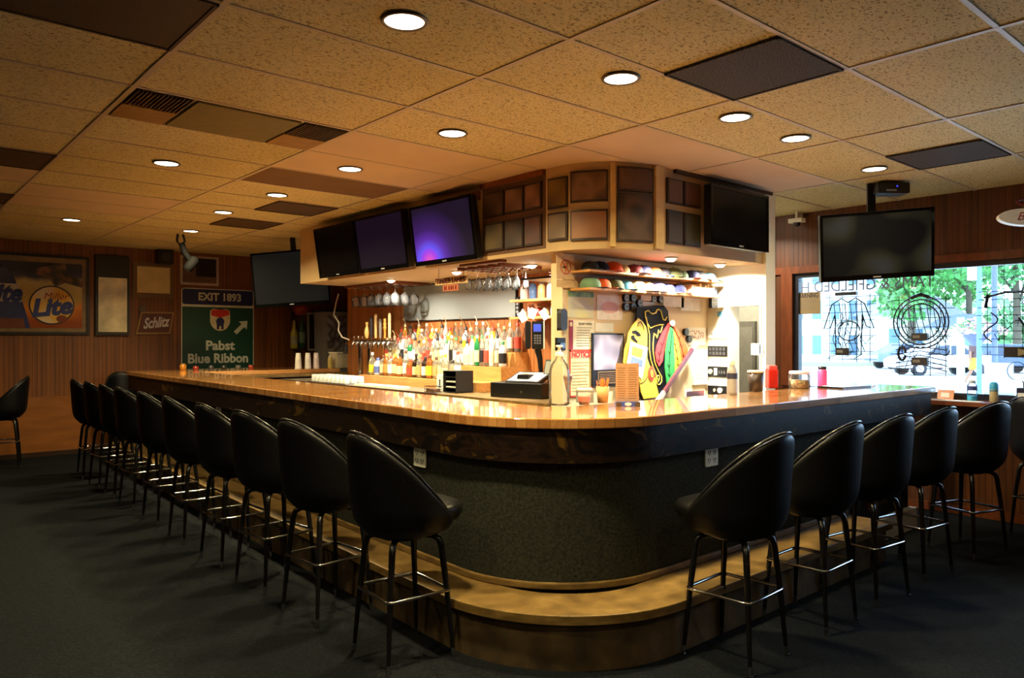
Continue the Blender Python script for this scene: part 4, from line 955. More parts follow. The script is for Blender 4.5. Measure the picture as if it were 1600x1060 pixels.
# remote / cordless phone at shelf end
t, M_, w, h = flat('cordless_phone', 'dark blue-black cordless phone at right end of the caps shelf', 'phone', (1107,450,1116,482), M_black, th=.02, dY=.1)
MB(M_).prism(rrect(w, h, w*.3), .02, .035).build('phone_body', mat('navy_plastic', (34,40,66), .35), t)
MB(M_).box(-w*.32, w*.32, h*.12, h*.36, .035, .037).build('phone_screen', mat('navy_lcd', (90,110,170), .3), t)
kk = MB(M_)
for a in range(3):
    for b in range(4): kk.box(-w*.3+a*w*.22, -w*.15+a*w*.22, -h*.34+b*h*.1, -h*.28+b*h*.1, .035, .037)
kk.build('phone_keys', pc((120,120,130)), t)
# ------------------------------------------------------------------ feathered hockey emblem board
Yb = YP-.05
def bpt(cx, cy): return at(960+cx/6.236, 470+cy/6.236, Y=Yb)
o_ = bpt(390, 500); EF = frame(o_, (1,0,0))
def bl(pts): return [tuple((EF.inverted() @ bpt(*p))[:2]) for p in pts]
eb = thing('emblem_board', 'large cut-out board of a painted face in profile with black hair and coloured feathers', 'sign', M=EF)
def bpoly(nm, pts, col, z0, z1): return MB(EF).prism(bl(pts), z0, z1).build(nm, col, eb)
M_ebk = mat('board_black', (20,22,32), .7, spec=.15); M_eye = mat('board_yellow', (236,200,66), .4); 
bpoly('board_outline', [(205,66),(345,62),(380,48),(470,50),(508,100),(516,190),(560,250),(590,480),(560,700),(520,870),(480,925),(430,940),(380,945),(265,975),(240,930),(222,880),(215,700),(200,400),(195,220)], M_ebk, .0, .016)
bpoly('face', [(213,170),(255,205),(288,262),(299,330),(296,470),(298,560),(318,620),(350,690),(378,760),(392,840),(415,935),(265,957),(238,890),(226,800),(180,720),(100,655),(66,600),(78,480),(102,400),(112,320),(160,235)], M_eye, .016, .024)
bpoly('eyebrow', [(150,295),(185,290),(215,312),(236,342),(205,345),(180,322),(150,318)], M_ebk, .024, .028)
bpoly('eye', [(140,345),(165,335),(172,360),(205,405),(195,412),(160,385),(142,372)], M_ebk, .024, .028)
bpoly('war_paint_ring', [(335+32*math.cos(k*PI/12), 710+70*math.sin(k*PI/12)) for k in range(24)], pc((214,70,44)), .024, .030)
bpoly('war_paint_centre', [(335+15*math.cos(k*PI/12), 712+38*math.sin(k*PI/12)) for k in range(24)], pc((238,140,60)), .030, .034)
def bline(nm, pts, r, col, z=.024):
    P2 = bl(pts); MB(EF).tube([(a, b, z) for a, b in P2], r, 6).build(nm, col, eb)
bline('mouth_line', [(232,808),(262,795),(285,768),(300,738)], .0035, M_ebk)
bline('forehead_mark', [(205,255),(208,222),(232,205),(255,240),(268,290)], .0035, M_ebk)
M_ln = mat('board_line_yellow', (240,208,90), .4)
bline('hair_line', [(330,268),(300,220),(283,160),(280,110),(310,97),(330,120),(352,130),(385,120),(395,92),(415,86),(435,105),(445,150),(455,185),(475,192),(492,160)], .0055, M_ln, .02)
bline('hair_line', [(290,160),(303,240),(322,330),(321,480),(335,580),(358,650),(383,710),(392,790),(405,818),(425,815),(442,785),(440,740),(405,680),(372,600),(357,500),(357,420),(367,318),(380,330),(393,368),(404,330),(412,286),(425,315),(438,290),(448,250)], .005, M_ln, .02)
bline('hair_line', [(330,270),(370,250),(420,236),(460,236)], .005, M_ln, .02)
bline('ear_curl', [(408,770),(396,750),(402,728),(418,730),(420,760),(408,790)], .004, M_ln, .02)
def feather(nm, pts, col, spine, z):
    f = bpoly(nm, pts, col, z, z+.008); P2 = bl(spine); m_ = MB(EF).tube([(a, b, z+.009) for a, b in P2], .0028, 5)
    for k in range(1, len(P2)):
        (x, y) = P2[k]
        m_.tube([(x-.022, y+.028, z+.009), (x, y, z+.009), (x+.022, y+.028, z+.009)], .0025, 5)
    m_.build('feather_veins', M_ebk, f)
feather('red_feather', [(505,215),(440,320),(390,440),(375,520),(385,590),(412,640),(445,590),(465,480),(490,350),(517,250)], pc((214,62,66)), [(500,260),(440,440),(415,530),(408,600)], .02)
feather('orange_feather', [(540,235),(565,340),(595,440),(618,560),(655,612),(690,552),(692,480),(655,380),(600,290)], pc((232,96,40)), [(550,260),(605,370),(632,460),(655,560)], .018)
feather('yellow_feather', [(530,270),(528,400),(548,560),(560,720),(592,732),(622,650),(617,560),(592,430),(560,310)], pc((240,206,60)), [(540,320),(560,440),(575,500),(585,580),(590,640)], .026)
feather('green_feather', [(515,258),(490,340),(465,480),(458,650),(480,860),(520,820),(548,760),(552,600),(544,420),(538,280)], pc((50,166,80)), [(525,300),(500,520),(495,650),(498,740)], .032)
bpoly('white_button', [(528+22*math.cos(k*PI/10), 218+30*math.sin(k*PI/10)) for k in range(20)], pc((226,216,206)), .03, .044)
cp = thing('pinned_flyer', 'white tilted flyer with yellow and blue blocks pinned over the painted face', 'paper', M=EF)
MB(EF).prism(bl([(122,398),(290,460),(235,760),(78,640)]), .036, .038).build('sheet', M_paper, cp)
MB(EF).prism(bl([(140,440),(245,478),(228,560),(128,525)]), .038, .0395).build('yellow_block', pc((236,186,60)), cp)
MB(EF).prism(bl([(130,540),(240,580),(236,640),(120,630)]), .038, .0395).build('blue_block', pc((100,120,200)), cp)
# hockey stick leaning
a, b = at(1031, 623, Y=YP-.14), at(1082, 546, Y=YP-.1)
t = thing('hockey_stick', 'maroon hockey stick with white taped end leaning in front of the feathered board', 'stick', (a.x, a.y, a.z))
d_ = b-a; MB(frame((a+b)/2, d_, (0,0,1))).box(-d_.length/2, d_.length/2, -.016, .016, -.012, .012).build('shaft', mat('maroon_shaft', (96,44,54), .3), t)
MB(frame(b+d_*.07, d_, (0,0,1))).box(-d_.length*.07, d_.length*.07, -.017, .017, -.013, .013).build('white_tape', M_paper, t)
MB(frame(a+d_*.06, d_, (0,0,1))).box(-d_.length*.075, d_.length*.06, -.0175, .0175, -.0135, .0135).build('silver_print', pc((180,180,176)), t)
MB(frame(a-d_*.04, d_, (0,0,1))).box(-d_.length*.03, d_.length*.03, -.02, .02, -.015, .015).build('end_knob', M_paper, t)
# ------------------------------------------------------------------ cap shelves
CS = [(2.0, 'upper', 5.72), (1.868, 'lower', 5.72)]
for z, lb, xe in CS:
    o = MB().box(4.02, xe, YP-.22, YP-.001, z-.016, z).build('cap_shelf', M_shelfw)
    tag(o, 'long thin %s shelf holding caps on the partition wall' % lb, 'shelf')
def make_cap(c1, c2):
    t = thing('baseball_cap', 'cap', 'cap')
    pr = [(.088,0), (.09,.012), (.086,.045), (.07,.072), (.045,.088), (0,.094)]
    MB().lathe(pr, n=18).build('crown', c1, t)
    b = MB(); n = 11; vs = []; 
    for k in range(n):
        a = -1.1+2.2*k/(n-1)
        vs += [(.088*math.cos(a), .088*math.sin(a), .006), ((.088+.075*math.cos(a*1.25))*math.cos(a*.9), .09*math.sin(a)*1.02, -.0+.008*math.cos(a)), (.088*math.cos(a), .088*math.sin(a), .001), ((.086+.075*math.cos(a*1.25))*math.cos(a*.9), .09*math.sin(a)*1.0, .003*math.cos(a))]
    fs = []
    for k in range(n-1):
        i = k*4; fs += [(i, i+1, i+5, i+4), (i+2, i+6, i+7, i+3), (i+1, i+3, i+7, i+5)]
    b.add(vs, fs, True).build('brim', c2, t)
    MB().lathe([(.007,.092),(.006,.098),(0,.1)], n=8).build('button', c2, t)
    return t
capc = [('black',(24,24,28),'black',(20,20,22)), ('navy',(30,38,80),'orange',(224,96,40)), ('dark grey',(50,52,56),'blue',(60,90,170)), ('orange',(224,92,36),'orange',(210,80,30)), ('green',(96,130,100),'dark',(30,34,30)), ('tan',(188,160,110),'brown',(110,70,40)), ('sky blue',(96,170,214),'teal',(30,90,120)), ('cream',(228,206,150),'tan',(200,160,100)), ('purple-blue',(80,90,190),'white',(226,226,226)), ('maroon',(110,30,34),'black',(24,20,20)), ('olive camouflage',(86,90,52),'green',(60,76,40)), ('white',(230,226,216),'red',(190,50,40))]
protos = {}
def cap_at(p, ci, lb, rz, grp, tilt=0, sc=1):
    if ci not in protos:
        protos[ci] = make_cap(pc(capc[ci][1], .8), pc(capc[ci][3], .7)); o = protos[ci]
    else: o = copy_tree(protos[ci], None, p, 0, lb)
    o['label'] = lb; o['group'] = grp
    o.matrix_world = Matrix.Translation(p) @ Matrix.Rotation(rz, 4, 'Z') @ Matrix.Rotation(tilt, 4, 'Y') @ Matrix.Scale(sc, 4)
    return o
upr = [0, 1, 3, 5, 9, 1, 3, 2, 10, 4, 1, 0, 6]
for i, ci in enumerate(upr):
    x = 4.12+i*.126
    cap_at((x, YP-.125+.02*(i % 2), 2.001), ci, '%s cap on the upper cap shelf, %s from left' % (capc[ci][0], ORD[i]), -PI/2+.5*math.sin(i*2.3), 'caps crowded on the upper shelf', 0, (.84, .95, 1.0)[i % 3]*.9)
lwr = [4, 3, 10, 6, 7, 5, 8, 8, 1]
for i, ci in enumerate(lwr):
    x = 4.13+i*.132
    cap_at((x, YP-.12+.015*(i % 2), 1.869), ci, '%s cap on the lower cap shelf, %s from left' % (capc[ci][0], ORD[i]), -PI/2+.6*math.sin(i*1.7+1), 'caps crowded on the lower shelf', 0, .9)
q = random.Random(9)
for i in range(9):
    hh = q.uniform(.07,.105); x = 5.34+i*.038
    o = MB().box(x, x+.028, YP-.16, YP-.03, 1.869, 1.869+hh).build('disc_case', pc([(236,226,196),(230,214,170),(246,242,232)][i % 3]))
    tag(o, 'pale disc case on the lower shelf right of the caps, %s from left' % ORD[i], 'case', 'pale cases on the lower shelf')
# ------------------------------------------------------------------ switch wall items (face X = XS)
def swpanel(r, label, kind):
    t, M_, w, h = flat('switch_panel', label, 'switch panel', r, M_black if kind else M_white, th=.012, X=XS)
    m_ = MB(M_)
    if kind == 1:
        for a in range(5):
            for b in range(2): m_.box(-w*.42+a*w*.18, -w*.3+a*w*.18, -h*.36+b*h*.42, -h*.06+b*h*.42, .012, .018)
        m_.build('rocker_switches', pc((70,70,72)), t)
    elif kind == 2:
        m_.prism(ell(-w*.34, 0, .022, .022, 16), .012, .022); m_.build('dial', pc((206,206,160)), t)
        MB(M_).box(-w*.16, 0, -h*.34, h*.34, .012, .016).build('white_switch_plate', M_white, t)
        m2 = MB(M_)
        for a in range(3): m2.box(w*.08+a*w*.13, w*.16+a*w*.13, -h*.2, h*.1, .012, .018)
        m2.build('rocker_switches', pc((80,80,80)), t)
    elif kind == 3:
        m_.prism(ell(w*.18, 0, .024, .024, 18), .012, .024); m_.build('round_dial', M_white, t)
        MB(M_).prism(ell(-w*.12, .0, .012, .016, 10), .012, .02).build('knob', pc((180,176,160)), t)
    else:
        for a in range(3): m_.box(-w*.3+a*w*.28, -w*.22+a*w*.28, -h*.16, h*.0, .012, .016)
        m_.build('toggles', pc((150,148,140)), t)
    return t
swpanel((1107,512,1135,529), 'white switch cover, topmost on the switch wall', 0)
swpanel((1107,541,1137,557), 'black panel with two rows of rocker switches', 1)
swpanel((1107,573,1137,589), 'black panel with round dial and white switch', 2)
swpanel((1107,603,1136,617), 'black panel with white knob, lowest on the switch wall', 3)
t, M_, w, h = flat('door_note', 'white paper notice taped beside the opening', 'paper', (1174,537,1193,555), M_paper, X=XS-.006)
t, M_, w, h = flat('blue_card', 'small blue and white card high on the switch wall', 'paper', (1121,487,1129,495), pc((110,180,214)), X=XS)
# hall trim of opening
tag(MB().box(XS-.01, XS, 3.445, 3.455, 0, 1.79).box(XS-.01, XS, 3.75, 3.76, 0, 1.79).box(XS-.01, XS, 3.455, 3.75, 1.78, 1.79).build('opening_trim', M_white), 'thin white trim around the tall opening', 'trim')

# ------------------------------------------------------------------ things on the bar top
def bt(px, py): p = at(px, py, z=BT+.0005); return p
# big clear jug with pump
p = bt(874, 634); T = Matrix.Translation(p)
t = thing('clear_jug', 'large clear plastic bottle with white pump cap on the bar', 'bottle', p)
MB(T).lathe([(0,0),(.05,.002),(.06,.012),(.058,.04),(.062,.06),(.06,.1),(.062,.16),(.06,.2),(.05,.235),(.03,.262),(.02,.275),(.02,.29)], n=24).build('bottle_body', glassy('clear_plastic', (.95,.92,.88), 1.3, .07, (.85,.78,.7)), t, fix=True)
MB(T).lathe([(.023,.285),(.023,.305),(.012,.308),(.008,.335),(.02,.338),(.02,.348),(0,.35)], n=16).build('pump_cap', mat('cream_cap', (238,222,196), .4), t)
MB(T).tube([(0,0,.342),(-.02,-.02,.342),(-.035,-.035,.336)], .006, 8).build('spout', mat('cream_cap', (238,222,196), .4), t)
# tasting funnel / red striped object
p = bt(893, 632)+Vector((.02,.05,0)); T = Matrix.Translation(p)
t = thing('folded_napkin_cone', 'pointed brownish-pink folded cone in a small holder beside the clear bottle', 'ornament', p)
MB(T).lathe([(.022,0),(.022,.006),(.004,.01),(.004,.05),(.022,.13),(.03,.16),(.012,.18),(0,.17)], n=12).build('cone', ramp_noise('pinkish_paper', [(.4,(90,60,56)),(.6,(196,140,120))], scale=18), t)
p = bt(913, 633); T = Matrix.Translation(p)
t = thing('pink_cup', 'short clear cup with pinkish red print on the bar', 'cup', p)
MB(T).lathe([(0,0),(.03,.001),(.038,.07),(.037,.07),(.029,.004),(0,.004)], n=20).build('cup_body', glassy('pinkish_plastic', (.95,.8,.72), 1.4, .45, (.86,.62,.52)), t)
MB(T).lathe([(.0345,.02),(.0375,.05)], n=20).build('red_print', pc((216,120,104)), t, fix=False)
p = bt(944, 631); p = p+Vector((.02,.03,0)); T = Matrix.Translation(p)
t = thing('pencil_cup', 'tan cup packed with short orange pencils', 'cup', p)
MB(T).lathe([(0,0),(.03,.001),(.04,.1),(.038,.1),(.028,.004),(0,.004)], n=20).build('cup_body', mat('tan_cup', (196,152,96), .6), t)
q = random.Random(4); pcl = thing; 
for k in range(16):
    a = q.uniform(0, 6.28); r = q.uniform(.004,.026); tx, ty = math.cos(a), math.sin(a); L_ = q.uniform(.135,.155)
    m_ = MB(T).tube([(tx*r*.6, ty*r*.6, .01), (tx*r*1.7, ty*r*1.7, L_-.012), (tx*r*1.8, ty*r*1.8, L_)], [.0037,.0037,.0008], 6)
    o = m_.build('pencil', pc((232,128,44) if k % 3 else (206,110,50), .5)); tag(o, 'short orange pencil in the tan cup on the bar', 'pencil', 'pencils in the tan cup')
p = bt(926, 632)+Vector((.07,.13,0)); T = Matrix.Translation(p)
t = thing('napkin_holder', 'grey napkin holder behind the pencil cup', 'holder', p)
MB(T @ Matrix.Rotation(-YAW, 4, 'Z')).box(-.05, .05, -.04, .04, 0, .075).build('holder_body', mat('grey_plastic', (150,146,140), .4), t)
MB(T @ Matrix.Rotation(-YAW, 4, 'Z')).box(-.044, .044, -.03, .03, .075, .085).build('napkins', M_paper, t)
# menu stand
a, b = bt(962, 635), bt(1000, 635); c = (a+b)/2; F = frame((c.x, c.y, BT), b-a)
t = thing('menu_stand', 'brown printed menu card standing on a blue and silver base', 'menu', M=F)
w = (b-a).length
MB(F).prism([(-w/2,0),(w/2,0),(w/2-.004,.026),(-w/2+.004,.026)], -.05, .012).build('stand_base', mat('blue_stand_base', (70,86,170), .3), t)
MB(F).prism(ell(0, .013, .02, .010, 16), .012, .0135).build('base_emblem', pc((230,226,230)), t)
MB(F).box(-w/2, -w/2+.03, .002, .024, .012, .0135).build('base_end', M_steel, t); MB(F).box(w/2-.03, w/2, .002, .024, .012, .0135).build('base_end', M_steel, t)
MB(F).box(-w*.48, w*.47, .026, .245, -.02, -.014).build('menu_card', mat('brown_menu_card', (176,136,104), .6, var=.03), t)
lines(t, F, -w*.42, -w*.04, .04, .225, 14, pc((132,96,72)), th=-.0132, seed=6); lines(t, F, w*.04, w*.42, .04, .225, 14, pc((132,96,72)), th=-.0132, name='print_lines', seed=7)
# spray bottle and dark cup on inner right side
p = at(1144, 617, z=BT+.0005); p = Vector((p.x, p.y, BT+.0005)); T = Matrix.Translation(p); 
t = thing('cleaner_bottle', 'grey translucent bottle with dark label standing before the switch wall', 'bottle', p)
MB(T).lathe([(0,0),(.034,.002),(.036,.02),(.036,.15),(.03,.18),(.018,.2),(.018,.21)], n=18).build('bottle_body', mat('grey_translucent', (168,166,170), .3), t)
MB(T).lathe([(.0365,.11),(.0365,.15)], n=18).build('dark_label', pc((50,54,80)), t, fix=False)
MB(T).lathe([(.02,.205),(.02,.235),(0,.24)], n=14).build('cap', mat('cream_cap', (238,222,196), .4), t)
p = at(1181, 612, z=BT+.0005); T = Matrix.Translation(p)
t = thing('dark_canister', 'dark brown canister with pale rim near the end of the inner bar', 'canister', p)
MB(T).lathe([(0,0),(.05,.002),(.058,.14),(0,.14)], n=22).build('canister_body', mat('dark_brown_plastic', (58,44,38), .4), t)
MB(T).lathe([(.058,.138),(.062,.14),(.062,.152),(.05,.155),(0,.15)], n=22).build('rim', pc((206,196,180)), t)
# candy jar, red container, pink bottle, tablet
p = at(1249, 607, z=BT+.0005); T = Matrix.Translation(p)
t = thing('snack_jar', 'clear jar of mixed snacks with white lid on the bar', 'jar', p)
MB(T).lathe([(0,0),(.07,.002),(.078,.02),(.078,.065),(0,.066)], n=22).build('snack_mix', ramp_noise('snack_mix', [(.35,(90,56,40)),(.5,(214,190,140)),(.65,(170,110,60))], scale=60, rough=.6), t)
MB(T).lathe([(.0785,.0),(.081,.02),(.081,.1),(.07,.115)], n=22).build('jar_glass', M_barglass, t, fix=False)
MB(T).lathe([(.075,.112),(.078,.116),(.076,.135),(0,.138)], n=22).build('lid', mat('pinkish_white_lid', (236,206,214), .5), t)
p = at(1228, 608, z=BT+.0005)+Vector((.02,.12,0)); T = Matrix.Translation(p)
t = thing('red_container', 'translucent red container behind the snack jar', 'container', p)
MB(T @ Matrix.Rotation(-YAW, 4, 'Z')).box(-.05, .025, -.05, .05, 0, .15).build('container_body', mat('red_plastic', (206,40,34), .3), t, bevel=.008)
MB(T @ Matrix.Rotation(-YAW, 4, 'Z')).box(-.045, .02, -.042, .042, .15, .18).build('lid', mat('red_lid', (216,90,90), .3), t, bevel=.006)
p = at(1285, 605, z=BT+.0005); T = Matrix.Translation(p)
t = thing('pink_bottle', 'bright pink bottle with black cap standing on the bar against the window', 'bottle', p)
MB(T).lathe([(0,0),(.036,.001),(.038,.01),(.038,.13),(.03,.143),(.027,.145)], n=22).build('bottle_body', mat('hot_pink_plastic', (255,84,150), .35), t)
MB(T).lathe([(.031,.144),(.033,.147),(.033,.165),(0,.167)], n=22).build('cap', M_black, t)
a = at(1345, 602.5, z=BT+.0005); T = Matrix.Translation((5.95, 2.80, BT+.001)) @ Matrix.Rotation(-.1, 4, 'Z')
t = thing('check_tray', 'flat dark clipboard with white sheet lying on the bar', 'clipboard', (5.95, 2.8, BT+.001))
MB(T).box(-.2, .2, -.11, .11, 0, .012).build('board', M_black, t); MB(T).box(-.16, .17, -.09, .09, .012, .015).build('sheet', M_paper, t)
T = Matrix.Translation((6.3, 2.72, BT+.0045)) @ Matrix.Rotation(.3, 4, 'Z')
tag(MB(T).tube([(-.09,0,0),(.09,0,0)], .004, 6).build('pen', mat('tan_pen', (190,130,90), .4)), 'slim brown pen lying right of the clipboard', 'pen')
# cup stacks, box and bottles on the far bar end
def far(px, Y=9.55): 
    p = at(px, 570, Y=Y); return Vector((p.x, Y, BT+.0005))
for i, (px, n, c_, lb) in enumerate([(466,22,(240,236,226),'tall stack of white foam cups, leftmost on the far bar end'), (481,20,(236,234,230),'leaning stack of white foam cups, middle one on the far bar end'), (494,20,(216,200,200),'stack of patterned paper cups, rightmost on the far bar end')]):
    p = far(px); T = Matrix.Translation(p)
    t = thing('cup_stack', lb, 'cups', p)
    MB(T).lathe([(.045,0),(.047,.004),(.03,.1),(0,.1)], n=16).build('cup', pc(c_, .6), t)
    for k in range(1, 7): MB(T).lathe([(.045-.001*k,.018*k), (.046-.001*k,.018*k+.004), (.03,.018*k+.1), (0,.018*k+.1)], n=16).build('cup', pc(c_, .6), t)
p = far(535, 9.5); T = Matrix.Translation(p)
t = thing('white_box', 'white countertop box with tray on the far bar end', 'box', p)
MB(T).box(-.14, .13, -.12, .12, 0, .2).build('box_body', mat('beige_box', (206,190,164), .5), t)
MB(T).box(-.15, .15, -.14, .13, .2, .215).build('tray_lid', M_white, t)
p = far(516, 9.45); jar('mustard_bottle', 'small yellow-labelled jar beside the white box', 'jar', p, .035, .16, pc((196,170,90), .4), pc((226,214,190), .4))
p = far(556, 9.33); T = Matrix.Translation(p)
tag(MB(T).box(-.05, .06, -.06, .06, 0, .09).build('cardboard_box', pc((206,160,104), .7)), 'small tan cardboard box at the wood wall', 'box')
for i, (px, c_) in enumerate([(306,(140,40,30)), (330,(60,60,64)), (350,(40,40,44)), (372,(90,84,80)), (392,(150,50,30))]):
    p = far(px, 10.0); jar('shaker', '%s little jar on far bar end below the green road sign' % ['dark red','dark grey','black','grey','rust red'][i], 'jar', p, .035, .05, pc(c_, .3), pc((50,44,40), .3), 'little jars below the road sign')
p = far(286, 10.0); jar('amber_jar', 'amber jar at left end of the little jars below the road sign', 'jar', p, .04, .08, mat('amber_glass_jar', (176,110,30), .25), mat('amber_lid', (150,100,30), .3))

# ------------------------------------------------------------------ poster wall (Y = YW)
PW = YW-.001
def wallrect(r, d=0): return onwall(*r, Y=PW-d)
def frame_box(t, M_, w, h, fw, col, d0=.0, d1=.03, nm='frame'):
    f = MB(M_); f.box(-w/2, w/2, h/2-fw, h/2, d0, d1).box(-w/2, w/2, -h/2, -h/2+fw, d0, d1).box(-w/2, -w/2+fw, -h/2+fw, h/2-fw, d0, d1).box(w/2-fw, w/2, -h/2+fw, h/2-fw, d0, d1)
    return f.build(nm, col, t)
M_, w, h = wallrect((-62, 396, 139, 523))
t = thing('beer_poster', 'large black-framed beer poster with blue can and gold swirl logo', 'poster', M=M_)
MB(M_).box(-w/2+.02, w/2-.02, -h/2+.02, h/2-.02, .001, .012).build('mat_board', pc((126,104,72), .3), t)
frame_box(t, M_, w, h, .035, M_black)
def pq(nm, pts, col, z=.014, par=None):  # fractions of poster
    return MB(M_).prism([(x*w, y*h) for x, y in pts], .012, z).build(nm, col, t)
def gold():
    m, nt, p, N, L = nodes('sunset_gold_print')
    tc = N('ShaderNodeTexCoord'); sp = N('ShaderNodeSeparateXYZ'); L(tc.outputs['Object'], sp.inputs[0])
    mr = N('ShaderNodeMapRange'); mr.inputs[1].default_value = -.55; mr.inputs[2].default_value = .5; L(sp.outputs['Y'], mr.inputs[0])
    nz = N('ShaderNodeTexNoise'); nz.inputs['Scale'].default_value = 3; L(tc.outputs['Object'], nz.inputs['Vector'])
    ad = N('ShaderNodeMath'); ad.operation = 'MULTIPLY_ADD'; ad.inputs[1].default_value = .25; L(nz.outputs['Fac'], ad.inputs[0]); L(mr.outputs[0], ad.inputs[2])
    r = N('ShaderNodeValToRGB'); e = r.color_ramp.elements; e[0].position = .05; e[0].color = (*lin((120,50,16)), 1); e[1].position = .95; e[1].color = (*lin((20,24,60)), 1)
    for s_, c_ in ((.35,(150,70,20)), (.5,(220,130,30)), (.62,(190,160,80)), (.78,(196,180,120)), (.86,(60,60,90))):
        q_ = e.new(s_); q_.color = (*lin(c_), 1)
    L(ad.outputs[0], r.inputs[0]); L(r.outputs[0], p.inputs['Base Color']); p.inputs['Roughness'].default_value = .25; return m
pq('printed_scene', [(-.46,-.42),(.44,-.42),(.44,.4),(-.46,.4)], gold(), .0135)
pq('beer_can', [(-.46,-.42),(.02,-.42),(-.06,.0),(-.11,.22),(-.17,.31),(-.46,.31)], pc((36,50,110), .3), .018)
pq('can_band', [(-.46,-.10),(-.045,-.10),(-.08,.12),(-.46,.12)], pc((196,190,180), .3), .020)
pq('can_bottom', [(-.46,-.42),(-.02,-.42),(-.035,-.3),(-.46,-.3)], pc((110,60,40), .3), .020)
pq('player_figure', [(.16,.36),(.3,.4),(.32,.28),(.44,.18),(.44,.1),(.3,.16),(.22,.1),(.17,.2),(.05,.26),(.06,.32)], ramp_noise('blurred_figure', [(.4,(34,30,40)),(.6,(120,80,50))], scale=9, rough=.4, detail=1), .017)
pq('logo_ring', [(.19+.185*math.cos(k*PI/18), -.13+.245*math.sin(k*PI/18)) for k in range(36)], pc((34,34,60), .3), .018)
pq('logo_disc', [(.19+.172*math.cos(k*PI/18), -.13+.228*math.sin(k*PI/18)) for k in range(36)], ramp_noise('gold_disc', [(.35,(226,210,180)),(.6,(230,180,60))], scale=4, rough=.3, detail=0), .020)
text('script_lettering', 'Miller', .12, loc(M_, .22*w, -.02*h, .021), pc((150,40,30)), t, .001, shear=.25)
text('large_lettering', 'Lite', .30, loc(M_ @ Matrix.Rotation(.12, 4, 'Z'), .165*w, -.19*h, .022), pc((28,50,130)), t, .002, shear=.3, fit=.34*w, bold=.014)
text('can_lettering', 'Lite', .30, loc(M_, -.2*w, .0*h, .022), pc((28,50,130)), t, .002, shear=.3, fit=.3*w, bold=.014)
pq('red_oval', [(.27+.045*math.cos(k*PI/8), -.30+.045*math.sin(k*PI/8)) for k in range(16)], pc((120,50,30), .3), .024)
# dark banner with lit blurred picture
M_, w, h = wallrect((148, 400, 201, 524))
t = thing('lit_picture_panel', 'tall black panel with a blurred pale picture in it, right of the beer poster', 'sign', M=M_)
MB(M_).box(-w/2, w/2, -h/2, h/2, .001, .05).build('black_case', M_black, t)
MB(M_).box(-w*.42, w*.42, -h*.46, h*.22, .05, .054).build('blurred_picture', mat('pale_picture', (206,190,150), .4, var=.35, scale=5, emit=.03), t)
M_, w, h = wallrect((207, 411, 271, 466))
t = thing('framed_certificate', 'cream picture in a dull gold frame beside the black panel', 'picture', M=M_)
MB(M_).box(-w/2, w/2, -h/2, h/2, .001, .02).build('frame', mat('dull_gold_frame', (104,78,34), .4), t)
MB(M_).box(-w*.4, w*.4, -h*.36, h*.38, .02, .024).build('print', mat('cream_print', (206,186,134), .5, var=.1, scale=4), t)
# Schlitz sign (slanted)
M_, w, h = wallrect((211, 487, 271, 523))
t = thing('slanted_beer_sign', 'slanted brown beer sign with white script and tan border', 'sign', M=M_)
MB(M_).prism([(-w/2,-h/2),(w*.39,-h/2+.01),(w/2,h/2),(-w*.36,h/2-.01)], .001, .03).build('border', mat('tan_border', (150,112,58), .4), t)
MB(M_).prism([(-w*.45,-h*.42),(w*.36,-h*.41),(w*.45,h*.42),(-w*.33,h*.40)], .03, .034).build('brown_face', mat('maroon_face', (84,34,24), .4), t)
text('script_lettering', 'Schlitz', .2, loc(M_ @ Matrix.Rotation(.12, 4, 'Z'), 0, .0, .036), mat('pale_script', (196,190,196), .4), t, .003, shear=.5, fit=w*.72, bold=.006)
MB(M_).prism(ell(-w*.32, h*.6, .045, .05, 14), .001, .02).build('globe_ornament', mat('globe_bronze', (90,74,50), .4), t)
M_, w, h = wallrect((281, 401, 341, 446))
t = thing('framed_print', 'dark print in a thin white frame above the road sign', 'picture', M=M_)
MB(M_).box(-w/2, w/2, -h/2, h/2, .001, .02).build('frame', mat('pinkish_white_frame', (176,160,146), .4), t)
MB(M_).box(-w*.44, w*.44, -h*.42, h*.44, .02, .022).build('mat_board', mat('brown_mat', (96,66,50), .4), t)
MB(M_).box(-w*.1, w*.42, -h*.2, h*.42, .022, .024).build('print', mat('dark_print', (24,22,26), .25), t)
# green road sign
M_, w, h = wallrect((283, 452, 396, 577))
t = thing('road_sign', 'green road exit sign reading Pabst Blue Ribbon with blue header', 'sign', M=M_)
M_sw = mat('reflective_white', (214,214,196), .4)
MB(M_).prism(rrect(w, h, .05), .001, .008).build('white_border', M_sw, t)
MB(M_).prism([(x, y-.11*h) for x, y in rrect(w-.024, h*.78-.02, .01)], .008, .011).build('green_field', mat('sign_green', (14,66,48), .4, var=.06), t)
MB(M_).prism([(x, y+.395*h) for x, y in rrect(w-.024, h*.19, .03)], .008, .011).build('blue_header', mat('sign_navy', (22,30,86), .4, var=.06), t)
text('header_lettering', 'EXIT 1893', .155, loc(M_, .02*w, .395*h, .0125), M_sw, t, .001, fit=w*.59, bold=.005)
text('name_lettering', 'Pabst', .19, loc(M_, .02*w, -.21*h, .0125), M_sw, t, .001, fit=w*.40, bold=.006)
text('name_lettering', 'Blue Ribbon', .19, loc(M_, .0*w, -.37*h, .0125), M_sw, t, .001, fit=w*.83, bold=.006)
sh = [(-.15,.16),(-.10,.19),(0,.175),(.10,.19),(.15,.16)]+[(.155*math.cos(a), .02-.17*math.sin(a)) for a in [k*PI/14 for k in range(15)]]
MB(M_).prism([(x*.95+.02*w, y*.95+.1*h) for x, y in sh], .011, .014).build('shield', mat('shield_cream', (216,200,160), .4), t)
